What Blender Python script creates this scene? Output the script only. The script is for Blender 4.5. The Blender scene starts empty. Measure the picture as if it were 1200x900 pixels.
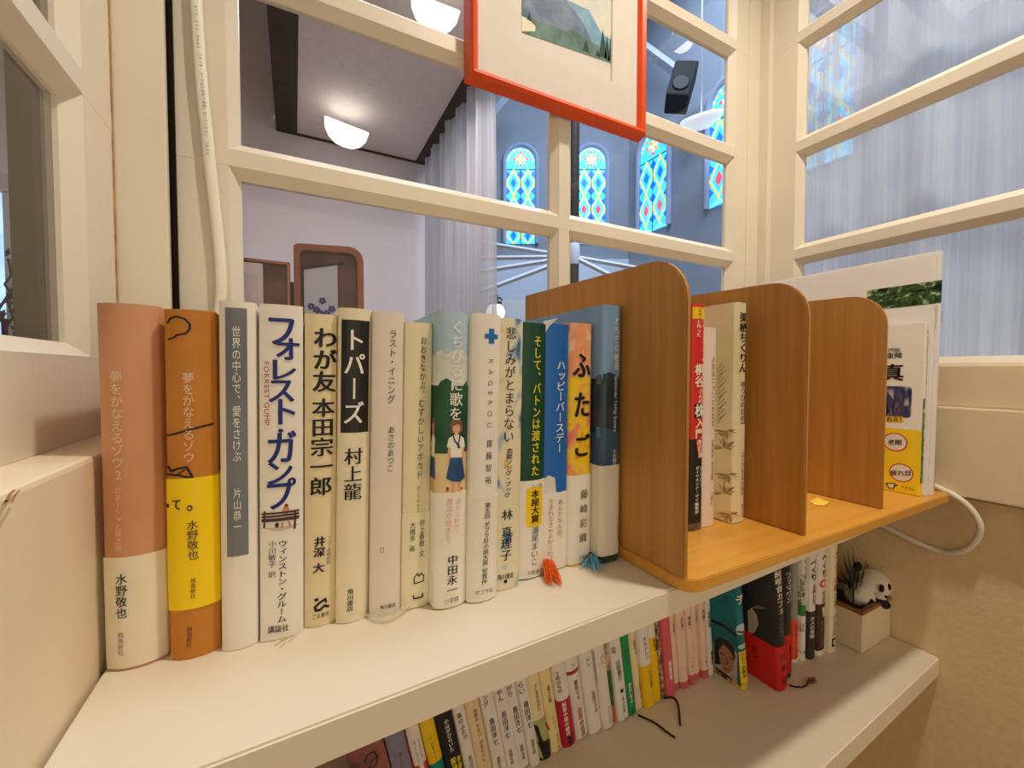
import bpy, bmesh, math, random
from mathutils import Vector, Matrix
from mathutils.geometry import tessellate_polygon

random.seed(7)
S = bpy.context.scene
COL = S.collection
R = math.radians

# ---------------------------------------------------------------- camera
F_PX, YAW, PITCH = 487.0, R(27.6), math.atan(15 / 487)
CAM = Vector((0, 0, 0.956))
cam = bpy.data.cameras.new('camera')
cam.sensor_width = 36
cam.lens = F_PX / 1200 * 36
cam.clip_start = 0.005
camo = bpy.data.objects.new('camera', cam)
camo.location = CAM
camo.rotation_euler = (R(90) - PITCH, 0, -YAW)
COL.objects.link(camo)
S.camera = camo

S.view_settings.view_transform = 'Standard'
S.view_settings.look = 'None'
S.view_settings.gamma = 1
S.view_settings.use_curve_mapping = False
S.view_settings.exposure = 0.0

# ---------------------------------------------------------------- light
w = bpy.data.worlds.new('world')
w.use_nodes = True
w.node_tree.nodes['Background'].inputs[0].default_value = (1.0, 0.80, 0.56, 1)
w.node_tree.nodes['Background'].inputs[1].default_value = 0.11
S.world = w

def lamp(name, kind, loc, power, color, size=0.1, rot=(0, 0, 0), size_y=None):
    l = bpy.data.lights.new(name, kind)
    l.energy = power
    l.color = color
    if kind == 'AREA':
        l.size = size
        if size_y:
            l.shape = 'RECTANGLE'
            l.size_y = size_y
    else:
        l.shadow_soft_size = size
    o = bpy.data.objects.new(name, l)
    o.location = loc
    o.rotation_euler = rot
    COL.objects.link(o)
    return o

key = lamp('ceiling_lamp_light', 'SPOT', (0.40, 0.01, 1.95), 29.0, (1.0, 0.88, 0.73), 0.034)
key.data.spot_size = R(124)
key.data.spot_blend = 0.75
lamp('room_fill_light', 'AREA', (-0.1, -1.3, 1.12), 8.2, (1.0, 0.86, 0.64), 1.5, (R(90), 0, R(-6)), 1.2)
lamp('hall_daylight', 'AREA', (2.2, 1.6, 5.4), 230.0, (0.72, 0.84, 1.0), 2.6)
lamp('alcove_fill_light', 'AREA', (0.3, 1.5, 2.20), 15.0, (1.0, 0.94, 0.98), 0.7)  # unseen area light added to brighten the alcove
lamp('curtain_fill_light', 'AREA', (2.7, 0.1, 1.35), 12.0, (0.97, 0.97, 1.0), 1.2, (0, R(90), 0))  # unseen area light added behind the net curtain to brighten it
lamp('left_room_light', 'AREA', (-1.0, 1.0, 2.6), 8.0, (1.0, 0.95, 0.9), 1.0)

# ---------------------------------------------------------------- pixel -> point
_F = Vector((math.sin(YAW) * math.cos(PITCH), math.cos(YAW) * math.cos(PITCH), -math.sin(PITCH)))
_R = Vector((math.cos(YAW), -math.sin(YAW), 0))
_U = _R.cross(_F)

def ray(x, y):
    return _F + _R * ((x - 600) / F_PX) + _U * ((450 - y) / F_PX)

def on(ax, x, y, v):
    d = ray(x, y)
    return CAM + d * ((v - CAM[ax]) / d[ax])

def deep(x, y, D):
    return CAM + ray(x, y) * D

# ---------------------------------------------------------------- materials
def lin(c):
    return tuple(((v / 255) / 12.92 if v / 255 <= .04045 else ((v / 255 + .055) / 1.055) ** 2.4) for v in c) + (1,)

_M = {}
def M(name, rgb, rough=.55, var=.05, scale=40, bump=0, spec=.4, emit=0, stretch=None, metal=0):
    """plain colour with a little procedural mottling"""
    if name in _M:
        return _M[name]
    m = bpy.data.materials.new(name)
    m.use_nodes = True
    nt = m.node_tree
    b = nt.nodes['Principled BSDF']
    b.inputs['Roughness'].default_value = rough
    b.inputs['Specular IOR Level'].default_value = spec
    b.inputs['Metallic'].default_value = metal
    c = lin(rgb)
    tc = nt.nodes.new('ShaderNodeTexCoord')
    mp = nt.nodes.new('ShaderNodeMapping')
    mp.inputs['Scale'].default_value = stretch or (1, 1, 1)
    nz = nt.nodes.new('ShaderNodeTexNoise')
    nz.inputs['Scale'].default_value = scale
    nz.inputs['Detail'].default_value = 4
    nt.links.new(tc.outputs['Object'], mp.inputs['Vector'])
    nt.links.new(mp.outputs['Vector'], nz.inputs['Vector'])
    rp = nt.nodes.new('ShaderNodeValToRGB')
    rp.color_ramp.elements[0].position = .3
    rp.color_ramp.elements[1].position = .7
    rp.color_ramp.elements[0].color = tuple(max(0, v * (1 - var)) for v in c[:3]) + (1,)
    rp.color_ramp.elements[1].color = tuple(min(1, v * (1 + var)) for v in c[:3]) + (1,)
    nt.links.new(nz.outputs['Fac'], rp.inputs['Fac'])
    nt.links.new(rp.outputs['Color'], b.inputs['Base Color'])
    if emit:
        nt.links.new(rp.outputs['Color'], b.inputs['Emission Color'])
        b.inputs['Emission Strength'].default_value = emit
    if bump:
        bp = nt.nodes.new('ShaderNodeBump')
        bp.inputs['Strength'].default_value = bump
        bp.inputs['Distance'].default_value = .002
        nt.links.new(nz.outputs['Fac'], bp.inputs['Height'])
        nt.links.new(bp.outputs['Normal'], b.inputs['Normal'])
    _M[name] = m
    return m

def MR(name, stops, scale=20, rough=.5, stretch=(1, 1, 1), detail=5, distort=0, spec=.4, bump=0, kind='noise'):
    """several colours through a noise: [(pos, rgb), ...]"""
    if name in _M:
        return _M[name]
    m = bpy.data.materials.new(name)
    m.use_nodes = True
    nt = m.node_tree
    b = nt.nodes['Principled BSDF']
    b.inputs['Roughness'].default_value = rough
    b.inputs['Specular IOR Level'].default_value = spec
    tc = nt.nodes.new('ShaderNodeTexCoord')
    mp = nt.nodes.new('ShaderNodeMapping')
    mp.inputs['Scale'].default_value = stretch
    nt.links.new(tc.outputs['Object'], mp.inputs['Vector'])
    if kind == 'voronoi':
        nz = nt.nodes.new('ShaderNodeTexVoronoi')
        nz.inputs['Scale'].default_value = scale
        out = nz.outputs['Distance']
    else:
        nz = nt.nodes.new('ShaderNodeTexNoise')
        nz.inputs['Scale'].default_value = scale
        nz.inputs['Detail'].default_value = detail
        nz.inputs['Distortion'].default_value = distort
        out = nz.outputs['Fac']
    nt.links.new(mp.outputs['Vector'], nz.inputs['Vector'])
    rp = nt.nodes.new('ShaderNodeValToRGB')
    e = rp.color_ramp.elements
    e[0].position, e[0].color = stops[0][0], lin(stops[0][1])
    e[1].position, e[1].color = stops[-1][0], lin(stops[-1][1])
    for p, c in stops[1:-1]:
        q = e.new(p)
        q.color = lin(c)
    nt.links.new(out, rp.inputs['Fac'])
    nt.links.new(rp.outputs['Color'], b.inputs['Base Color'])
    if bump:
        bp = nt.nodes.new('ShaderNodeBump')
        bp.inputs['Strength'].default_value = bump
        bp.inputs['Distance'].default_value = .001
        nt.links.new(out, bp.inputs['Height'])
        nt.links.new(bp.outputs['Normal'], b.inputs['Normal'])
    _M[name] = m
    return m

def glass_mat(name, tint=(.93, .96, 1), gloss=.06):
    m = bpy.data.materials.new(name)
    m.use_nodes = True
    nt = m.node_tree
    nt.nodes.clear()
    out = nt.nodes.new('ShaderNodeOutputMaterial')
    mix = nt.nodes.new('ShaderNodeMixShader')
    tr = nt.nodes.new('ShaderNodeBsdfTransparent')
    tr.inputs[0].default_value = tint + (1,)
    gl = nt.nodes.new('ShaderNodeBsdfGlossy')
    gl.inputs['Roughness'].default_value = .02
    fr = nt.nodes.new('ShaderNodeFresnel')
    fr.inputs['IOR'].default_value = 1.4
    nt.links.new(fr.outputs[0], mix.inputs[0])
    nt.links.new(tr.outputs[0], mix.inputs[1])
    nt.links.new(gl.outputs[0], mix.inputs[2])
    nt.links.new(mix.outputs[0], out.inputs[0])
    return m

def sheer_mat(name, rgb, alpha, stripes=0, axis=1):
    """thin cloth: part see-through, part diffuse, part translucent, woven stripes"""
    m = bpy.data.materials.new(name)
    m.use_nodes = True
    nt = m.node_tree
    nt.nodes.clear()
    N = nt.nodes.new
    out, mix, mix2 = N('ShaderNodeOutputMaterial'), N('ShaderNodeMixShader'), N('ShaderNodeMixShader')
    df, tl, tr = N('ShaderNodeBsdfDiffuse'), N('ShaderNodeBsdfTranslucent'), N('ShaderNodeBsdfTransparent')
    df.inputs[0].default_value = lin(rgb)
    tl.inputs[0].default_value = lin(rgb)
    mix2.inputs[0].default_value = .45
    nt.links.new(df.outputs[0], mix2.inputs[1])
    nt.links.new(tl.outputs[0], mix2.inputs[2])
    tc, mp, nz, mr = N('ShaderNodeTexCoord'), N('ShaderNodeMapping'), N('ShaderNodeTexNoise'), N('ShaderNodeMapRange')
    sc = [1.0, 1.0, .02]
    mp.inputs['Scale'].default_value = sc
    nz.inputs['Scale'].default_value = stripes or 60
    nz.inputs['Detail'].default_value = 2
    mr.inputs[1].default_value, mr.inputs[2].default_value = .35, .65
    mr.inputs[3].default_value, mr.inputs[4].default_value = max(0, alpha - .14), min(1, alpha + .14)
    nt.links.new(tc.outputs['Object'], mp.inputs[0])
    nt.links.new(mp.outputs[0], nz.inputs['Vector'])
    nt.links.new(nz.outputs['Fac'], mr.inputs[0])
    nt.links.new(mr.outputs[0], mix.inputs[0])
    nt.links.new(tr.outputs[0], mix.inputs[1])
    nt.links.new(mix2.outputs[0], mix.inputs[2])
    nt.links.new(mix.outputs[0], out.inputs[0])
    return m

PAINT = M('cream_paint', (226, 216, 197), .38, .03, 9, .05)
PAINT2 = M('cream_board_paint', (234, 217, 186), .45, .04, 14, .12)
SHELFP = M('shelf_paint', (232, 221, 200), .33, .035, 7, .03)
WALLP = M('plaster_wall', (230, 206, 162), .7, .04, 120, .25)
GAP_SHADE = M('gap_shade', (24, 17, 12), .95, .1, 40, 0, .05)
RUST = M('rusty_joint', (186, 138, 84), .8, .35, 90)
GLASS = glass_mat('window_glass')
LAV = M('lavender_wall', (226, 218, 222), .8, .02, 5)
HALLW = M('hall_wall', (150, 163, 180), .8, .03, 3)
DARKW = M('dark_brown_wood', (58, 44, 36), .6, .2, 25)
WHITEB = M('white_beam_paint', (225, 232, 240), .6, .03)
PAPERW = M('white_paper', (240, 233, 220), .5, .02, 60)
PAPERI = M('ivory_paper', (236, 224, 192), .5, .03, 60)
PAGES = M('page_edges', (226, 206, 165), .8, .08, 300, 0, .2, 0, (1, 1, .02))
INK = M('black_ink', (22, 20, 20), .5, .02)
INKB = M('brown_ink', (70, 48, 34), .5, .05)
INKG = M('grey_ink', (120, 108, 92), .5, .05)
WINK = M('white_ink', (244, 238, 225), .5, .02)

# ---------------------------------------------------------------- mesh builder
class MB:
    def __init__(s):
        s.v, s.f, s.mi, s.sm, s.mats = [], [], [], [], []
    def m(s, mat):
        if mat not in s.mats:
            s.mats.append(mat)
        return s.mats.index(mat)
    def add(s, vs, fs, mat, smooth=False):
        o = len(s.v)
        s.v += [tuple(p) for p in vs]
        i = s.m(mat)
        for f in fs:
            s.f.append([o + k for k in f])
            s.mi.append(i)
            s.sm.append(smooth)
    def bm(s, bm, mat, smooth=False):
        bm.verts.index_update()
        s.add([v.co[:] for v in bm.verts], [[v.index for v in f.verts] for f in bm.faces], mat, smooth)
        bm.free()
    def box(s, a, b, mat, bev=0, seg=2):
        bm = bmesh.new()
        bmesh.ops.create_cube(bm, size=1)
        for v in bm.verts:
            v.co = Vector([(a[i] + b[i]) / 2 + v.co[i] * (b[i] - a[i]) for i in range(3)])
        if bev:
            bmesh.ops.bevel(bm, geom=bm.edges[:], offset=bev, segments=seg, affect='EDGES', profile=.6)
        s.bm(bm, mat)
    def prism(s, poly, mapf, a, b, mat, bev=0):
        """poly of 2-D points, mapf(u,v,t) -> 3-D, extruded t=a..b"""
        n = len(poly)
        bm = bmesh.new()
        lo = [bm.verts.new(mapf(u, v, a)) for u, v in poly]
        hi = [bm.verts.new(mapf(u, v, b)) for u, v in poly]
        bm.faces.new(lo)
        bm.faces.new(hi[::-1])
        for i in range(n):
            bm.faces.new((lo[i], hi[i], hi[(i + 1) % n], lo[(i + 1) % n]))
        bmesh.ops.recalc_face_normals(bm, faces=bm.faces[:])
        if bev:
            bmesh.ops.bevel(bm, geom=bm.edges[:], offset=bev, segments=2, affect='EDGES')
        s.bm(bm, mat)
    def tube(s, pts, r, mat, n=8, r2=None, flat=None, up=None):
        """tube along pts; r may be a list; flat = squash factor along second axis"""
        pts = [Vector(p) for p in pts]
        vs, fs = [], []
        N = len(pts)
        pu = None
        for i, p in enumerate(pts):
            t = (pts[min(i + 1, N - 1)] - pts[max(i - 1, 0)]).normalized()
            if pu is None:
                pu = Vector(up) if up else (Vector((0, 0, 1)) if abs(t.z) < .9 else Vector((1, 0, 0)))
            u = (pu - t * pu.dot(t)).normalized()
            pu = u
            q = t.cross(u)
            rr = r[i] if isinstance(r, (list, tuple)) else r
            for k in range(n):
                a = 2 * math.pi * k / n
                vs.append(p + u * math.cos(a) * rr + q * math.sin(a) * rr * (flat or 1))
        for i in range(N - 1):
            for k in range(n):
                fs.append((i * n + k, i * n + (k + 1) % n, (i + 1) * n + (k + 1) % n, (i + 1) * n + k))
        fs.append(list(range(n))[::-1])
        fs.append([(N - 1) * n + k for k in range(n)])
        s.add(vs, fs, mat, n > 4)
    def ball(s, c, r, mat, seg=20, M3=None):
        bm = bmesh.new()
        bmesh.ops.create_uvsphere(bm, u_segments=seg, v_segments=seg // 2 + 2, radius=1)
        r = r if isinstance(r, (tuple, list)) else (r, r, r)
        for v in bm.verts:
            q = Vector((v.co.x * r[0], v.co.y * r[1], v.co.z * r[2]))
            if M3:
                q = M3 @ q
            v.co = q + Vector(c)
        s.bm(bm, mat, True)
    def lathe(s, prof, c, mat, n=24):
        vs, fs = [], []
        for r, z in prof:
            for k in range(n):
                a = 2 * math.pi * k / n
                vs.append((c[0] + r * math.cos(a), c[1] + r * math.sin(a), c[2] + z))
        for i in range(len(prof) - 1):
            for k in range(n):
                fs.append((i * n + k, i * n + (k + 1) % n, (i + 1) * n + (k + 1) % n, (i + 1) * n + k))
        s.add(vs, fs, mat, True)
    def build(s, name, parent=None, kind=None, label=None, cat=None, group=None, origin=None):
        me = bpy.data.meshes.new(name)
        vs = s.v
        if origin is not None:
            vs = [(p[0] - origin[0], p[1] - origin[1], p[2] - origin[2]) for p in vs]
        me.from_pydata(vs, [], s.f)
        for mt in s.mats:
            me.materials.append(mt)
        me.polygons.foreach_set('material_index', s.mi)
        me.polygons.foreach_set('use_smooth', s.sm)
        me.update()
        o = bpy.data.objects.new(name, me)
        if origin is not None:
            o.location = origin
        COL.objects.link(o)
        if parent is not None:
            o.parent = parent
        tag(o, label, cat, group, kind)
        return o

def tag(o, label=None, cat=None, group=None, kind=None):
    if label: o['label'] = label
    if cat: o['category'] = cat
    if group: o['group'] = group
    if kind: o['kind'] = kind
    return o

def thing(name, label, cat, loc=(0, 0, 0), rot=(0, 0, 0), group=None, kind=None):
    o = bpy.data.objects.new(name, None)
    o.empty_display_size = .02
    o.location = loc
    o.rotation_euler = rot
    COL.objects.link(o)
    return tag(o, label, cat, group, kind)

def struct(name, mb, parent=None):
    return mb.build(name, parent, 'structure' if parent is None else None)

# ---------------------------------------------------------------- lettering
_G = {}
def glyph(ch, bold=0):
    k = ch
    if k in _G:
        return _G[k]
    c = bpy.data.curves.new('glyph', 'FONT')
    c.body = ch
    c.size = 1
    c.resolution_u = 3
    o = bpy.data.objects.new('glyph', c)
    COL.objects.link(o)
    bpy.context.view_layer.update()
    me = bpy.data.meshes.new_from_object(o.evaluated_get(bpy.context.evaluated_depsgraph_get()))
    polys = [[(me.vertices[i].co.x, me.vertices[i].co.y) for i in p.vertices] for p in me.polygons]
    wd = max([v.co.x for v in me.vertices] or [.5])
    bpy.data.objects.remove(o)
    bpy.data.curves.remove(c)
    bpy.data.meshes.remove(me)
    _G[k] = (polys, wd)
    return _G[k]

def clip(poly, x, keep_right):
    out = []
    n = len(poly)
    for i in range(n):
        p, q = poly[i], poly[(i + 1) % n]
        a = (p[0] >= x) if keep_right else (p[0] <= x)
        b = (q[0] >= x) if keep_right else (q[0] <= x)
        if a:
            out.append(p)
        if a != b:
            t = (x - p[0]) / (q[0] - p[0])
            out.append((x, p[1] + t * (q[1] - p[1])))
    return out

def lay(mb, mapf, poly, mat, step=.0025, off=.0002):
    """put a convex 2-D polygon on a surface mapf(u,v,off), sliced so that it follows the curve"""
    xs = [p[0] for p in poly]
    a, b = min(xs), max(xs)
    pieces = [poly]
    if step and b - a > step:
        pieces = []
        k = math.floor(a / step)
        while k * step < b:
            q = clip(clip(poly, k * step, True), (k + 1) * step, False)
            if len(q) >= 3:
                pieces.append(q)
            k += 1
    for q in pieces:
        ar = sum(q[i][0] * q[(i + 1) % len(q)][1] - q[(i + 1) % len(q)][0] * q[i][1] for i in range(len(q)))
        if abs(ar) < 1e-12:
            continue
        if ar < 0:
            q = q[::-1]
        mb.add([mapf(u, v, off) for u, v in q], [list(range(len(q)))], mat)

def lay_any(mb, mapf, poly, mat, step=.0025, off=.0002):
    tris = tessellate_polygon([[Vector((p[0], p[1], 0)) for p in poly]])
    for t in tris:
        lay(mb, mapf, [poly[i] for i in t], mat, step, off)

SMALL = 'ァィゥェォッャュョ'
def put(mb, mapf, ch, cx, cz, sx, sz, mat, bold=0, rot=False, off=.0004, step=.0025, dx=(1, 0), dz=(0, 1)):
    """one character centred at (cx,cz); sx,sz = em width and height"""
    polys, wd = glyph(ch)
    ox, oz = 0, 0
    full = ord(ch) > 0x2000
    mid = .5 if full else wd / 2
    if ch in '、。' and not rot:
        ox, oz = .55, .55
    elif ch in SMALL:
        ox, oz = .1, .08
    sh = [(0, 0)]
    if bold:
        sh = [(-bold, 0), (bold, 0)]
        if bold > .022:
            sh += [(0, bold * .45), (0, -bold * .45)]
    for n_, (ex, ez) in enumerate(sh):
        for p in polys:
            q = []
            for gx, gy in p:
                a, b = gx - mid + ox + ex, gy - .38 + oz + ez
                if rot:
                    a, b = b, -a
                a *= sx
                b *= sz
                q.append((cx + a * dx[0] + b * dz[0], cz + a * dx[1] + b * dz[1]))
            lay(mb, mapf, q, mat, step, off + n_ * 1e-5)

def vtext(mb, mapf, s, top, bot, sx, mat, bold=0, off=.0004, step=.0025, fill=1.0):
    """vertical line of characters from 2-D point top to bot, sx = em width"""
    wt = [.5 if c == ' ' else 1 for c in s]
    T = sum(wt)
    acc = 0
    L = abs(top[1] - bot[1])
    for c, k in zip(s, wt):
        t = (acc + k / 2) / T
        acc += k
        if c == ' ':
            continue
        put(mb, mapf, c, top[0] + (bot[0] - top[0]) * t, top[1] + (bot[1] - top[1]) * t,
            sx, L / T * fill, mat, bold, rot=(c in 'ー－（）'), off=off, step=step)

def rtext(mb, mapf, s, top, bot, sz, mat, bold=0, off=.0004, step=.0025, stretch=None):
    """Latin letters turned a quarter clockwise, running downwards; sz = letter height across the column"""
    ws = [.32 if c == ' ' else glyph(c)[1] + .08 for c in s]
    T = sum(ws)
    L = abs(top[1] - bot[1])
    k = L / T
    acc = 0
    for c, w_ in zip(s, ws):
        t = (acc + w_ / 2) / T
        acc += w_
        if c == ' ':
            continue
        put(mb, mapf, c, top[0] + (bot[0] - top[0]) * t, top[1] + (bot[1] - top[1]) * t, sz, min(k, (stretch or 9) * sz), mat, bold, True, off, step)

def htext(mb, mapf, s, a, b, sz, mat, bold=0, off=.0004, step=.0025):
    """characters left to right from 2-D point a to b"""
    n = len(s)
    w_ = math.hypot(b[0] - a[0], b[1] - a[1]) / n
    d = ((b[0] - a[0]) / (w_ * n), (b[1] - a[1]) / (w_ * n))
    for i, c in enumerate(s):
        if c == ' ':
            continue
        t = (i + .5) / n
        put(mb, mapf, c, a[0] + (b[0] - a[0]) * t, a[1] + (b[1] - a[1]) * t, w_, sz, mat, bold, False, off, step, d, (0, 1))

def stroke(mb, mapf, pts, wd, mat, off=.0004, step=.0025):
    for (x0, z0), (x1, z1) in zip(pts, pts[1:]):
        L = math.hypot(x1 - x0, z1 - z0) or 1
        nx, nz = -(z1 - z0) / L * wd / 2, (x1 - x0) / L * wd / 2
        ex, ez = (x1 - x0) / L * wd * .25, (z1 - z0) / L * wd * .25
        lay(mb, mapf, [(x0 - ex + nx, z0 - ez + nz), (x0 - ex - nx, z0 - ez - nz), (x1 + ex - nx, z1 + ez - nz), (x1 + ex + nx, z1 + ez + nz)], mat, step, off)

def disc(cx, cz, rx, rz, n=20):
    return [(cx + rx * math.cos(2 * math.pi * k / n), cz + rz * math.sin(2 * math.pi * k / n)) for k in range(n)]

def rrect(x0, z0, x1, z1, r, n=4):
    out = []
    for cx, cz, a0 in ((x1 - r, z1 - r, 0), (x0 + r, z1 - r, 90), (x0 + r, z0 + r, 180), (x1 - r, z0 + r, 270)):
        for k in range(n + 1):
            a = R(a0 + 90 * k / n)
            out.append((cx + r * math.cos(a), cz + r * math.sin(a)))
    return out

# ================================================================ SETTING
SH, LSH = 0.80, 0.59          # tops of the upper and lower shelf
YW, XL, XR = 0.44, -0.119, 0.71

# ---- nook walls below the windows
b = MB()
b.box((-.5, -1.2, 0), (-.0922, YW, .9125), PAINT2, .0025)
b.box((-.5, -1.2, .9125), (XL - .001, YW, .9640), PAINT2, .002)
SCUFF = M('brown_scuff', (150, 104, 70), .8, .2, 300)
flat = lambda u, v, o: (u, v, .9125 + o)
for q in ([(7, 589), (11, 581), (17, 574.5)], [(13, 590), (17, 582), (23, 575.5)], [(4, 592), (8, 587)]):
    stroke(b, flat, [tuple(on(2, x, y, .9125))[:2] for x, y in q], .0008, SCUFF, .0002, 0)
struct('wall_left', b)
b = MB()
b.box((-.5, YW + .001, 0), (.80, YW + .05, .9640), PAINT2)
struct('wall_back', b)
b = MB()
b.box((.7265, -1.2, 0), (.85, YW, .80), WALLP)
b.box((.70, -1.2, .8065), (.85, YW, .9130), PAINT2, .0025)
b.box((.706, -1.2, .9130), (.85, YW, .9640), PAINT2, .0025)
struct('wall_right', b)
b = MB()
b.box((-4, -3, -.05), (5, 8, 0), M('wooden_floor', (150, 110, 75), .5, .2, 6))
struct('floor', b)

# ---- window frames: bars with a chamfer towards the glass
GD = .009
ZB = [(.9128, .9655), (1.1355, 1.1500), (1.3040, 1.3190), (1.4740, 1.4890), (1.6440, 1.6590), (1.8140, 1.86)]

def window(name, u_bars, mapf, zs, u0, u1):
    """mapf(u,z,depth); u_bars = (face u0, face u1, chamfer)"""
    root = thing(name, None, None, kind='structure')
    fr = MB()
    c = .0085
    for a, e in zs:
        pr = [(a - 0, 0), (e + 0, 0), (e + c, GD), (e + c, GD + .006), (a - c, GD + .006), (a - c, GD)]
        fr.prism(pr, lambda z, d, t: mapf(t, z, d), u0, u1, PAINT)
    for a, e in u_bars:
        pr = [(a, 0), (e, 0), (e + c, GD), (e + c, GD + .006), (a - c, GD + .006), (a - c, GD)]
        fr.prism(pr, lambda u, d, t: mapf(u, t, d + .00015), zs[0][0], zs[-1][1], PAINT)
    struct('frame', fr, root)
    us = [x for ab in u_bars for x in ab][1:-1]
    for i in range(0, len(us), 2):
        for j in range(len(zs) - 1):
            pn = MB()
            a, e, z0, z1 = us[i] + c - .003, us[i + 1] - c + .003, zs[j][1] + c - .003, zs[j + 1][0] - c + .003
            pn.add([mapf(a, z0, GD + .003), mapf(e, z0, GD + .003), mapf(e, z1, GD + .003), mapf(a, z1, GD + .003)], [(0, 1, 2, 3)], GLASS)
            struct('pane', pn, root)
    return root

window('window_2', [(-.0845, -.0485), (.2970, .3120), (.6385, .6687)], lambda u, z, d: (u, YW + d, z), ZB, -.0845, .6687)
window('window_3', [(-.62, -.60), (-.24, -.225), (.1, .115), (.3858, .4235)], lambda u, z, d: (XR + d, u, z), ZB, -.62, .4235)
window('window_1', [(-.62, -.60), (-.24, -.225), (.02, .035), (.3725, .4200)], lambda u, z, d: (XL - d, u, z), ZB, -.62, .42)

# corner posts, with a black strip painting the gap's shade and the rusty joint
b = MB()
b.box((XL, .4225, .93), (-.0873, YW + .03, 1.86), PAINT, .0010)
struct('trim_1', b)
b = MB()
b.box((-.0874, .4290, .935), (-.0852, YW + .02, 1.855), GAP_SHADE)
struct('trim_gap_shade', b)
b = MB()
b.box((XL - .02, .4200, .93), (XL + .0001, .4226, 1.86), RUST)
struct('trim_3', b)
b = MB()
b.box((.6691, YW - .0012, .93), (.7000, YW + .03, 1.86), PAINT, .0012)
b.box((.6687, YW + .004, .93), (.6692, YW + .03, 1.86), RUST)
b.box((.6995, YW - .0165, .93), (.722, YW + .03, 1.86), PAINT, .0012)
struct('trim_4', b)
b = MB()   # outer reveal beyond the left window
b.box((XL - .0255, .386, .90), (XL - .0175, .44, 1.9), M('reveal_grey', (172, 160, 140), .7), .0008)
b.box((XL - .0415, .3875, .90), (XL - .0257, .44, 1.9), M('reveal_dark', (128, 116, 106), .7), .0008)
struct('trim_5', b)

# ---- shelves
b = MB()
def plan(z):
    return lambda u, v, t: (u, v, t)
b.prism([(-.0904, .195), (.58, .2185), (.58, .4385), (-.0904, .4385)], plan(0), SH - .020, SH, SHELFP, .0012)
STAIN = M('tan_stain', (212, 190, 150), .5, .1, 300)
flat = lambda u, v, o: (u, v, SH + o)
for q in ([(318, 752), (326, 748), (338, 744)], [(322, 757), (330, 751), (344, 745)], [(328, 760), (334, 753)], [(339, 752), (346, 746)]):
    stroke(b, flat, [tuple(on(2, x, y, SH))[:2] for x, y in q], .0013, STAIN, .0002, 0)
o = struct('upper_shelf', b)
tag(o, 'long cream painted shelf board carrying the row of hardcovers below the window', 'shelf')
del o['kind']
b = MB()
b.prism([(-.0912, .1795), (.7255, .2078), (.7255, .4385), (-.0912, .4385)], plan(0), LSH - .024, LSH, SHELFP, .0015)
o = struct('lower_shelf', b)
tag(o, 'lower cream painted shelf board under the upper shelf, with leaning small books', 'shelf')
del o['kind']

# ================================================================ NEXT ROOM
b = MB()
b.box((-3, 2.81, 0), (.86, 2.9, 4), LAV)
struct('wall_alcove', b)
b = MB()
b.box((.02, .50, 2.357), (.76, 2.81, 2.40), M('alcove_ceiling', (228, 220, 222), .8))
struct('ceiling_alcove', b)
b = MB()
b.box((-.075, .5, 2.35), (.0335, 2.8, 2.45), DARKW, .004)
b.box((-.075, 2.79, 2.35), (.80, 2.809, 2.357), DARKW)
b.box((.735, .5, 2.35), (.835, 2.8, 2.45), DARKW, .004)
struct('beam_alcove', b)
b = MB()
b.box((-3, .5, 3.95), (-.0751, 2.81, 4.0), LAV)
b.box((-.08, .5, 2.45), (-.0751, 2.81, 3.95), LAV)
struct('ceiling_side', b)
# hall walls
pc = Vector((3.9, 4.17, 0))
pd = pc + Vector((-.886, .463, 0)) * 3.6
b = MB()
b.box((3.9, -3, 0), (4.0, 4.25, 6.2), HALLW)
struct('wall_hall_right', b)
b = MB()
n_ = Vector((.463, .886, 0)) * .1
b.add([pc, pd, pd + n_, pc + n_] + [p + Vector((0, 0, 6.2)) for p in (pc, pd, pd + n_, pc + n_)],
      [(0, 1, 5, 4), (2, 3, 7, 6), (1, 2, 6, 5), (3, 0, 4, 7), (4, 5, 6, 7)], HALLW)
struct('wall_hall_back', b)
b = MB()
b.box((.84, -3, 6.1), (4.0, 6.2, 6.2), HALLW)
struct('ceiling_hall', b)

# hall beams
def beam(mb, p, q, r, mat):
    mb.tube([p, q], r, mat, 4)
BE = M('hall_beam', (176, 188, 208), .8)
b = MB()
for z0, z1, cc in ((1.9, 2.42, (212, 230, 252)), (.6, 1.9, (232, 240, 246))):  # lower hall wall panels: bright daylight put into paler colours
    mm = M('hall_painted_daylight_%d' % int(z0 * 10), cc, .8, .02)
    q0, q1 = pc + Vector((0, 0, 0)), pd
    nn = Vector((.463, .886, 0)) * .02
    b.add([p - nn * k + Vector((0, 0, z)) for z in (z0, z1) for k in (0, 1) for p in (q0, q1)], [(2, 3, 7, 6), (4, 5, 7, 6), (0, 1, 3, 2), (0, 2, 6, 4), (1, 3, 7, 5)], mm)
struct('wall_hall_daylight_tint', b)
b = MB()
beam(b, deep(540, 175, 5.0), deep(606, 98, 4.9), .05, BE)
struct('beam_hall_rafter', b)
b = MB()
beam(b, deep(690, 8, 5.2), deep(792, 83, 4.5), .055, BE)
struct('beam_hall_bracket', b)

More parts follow.
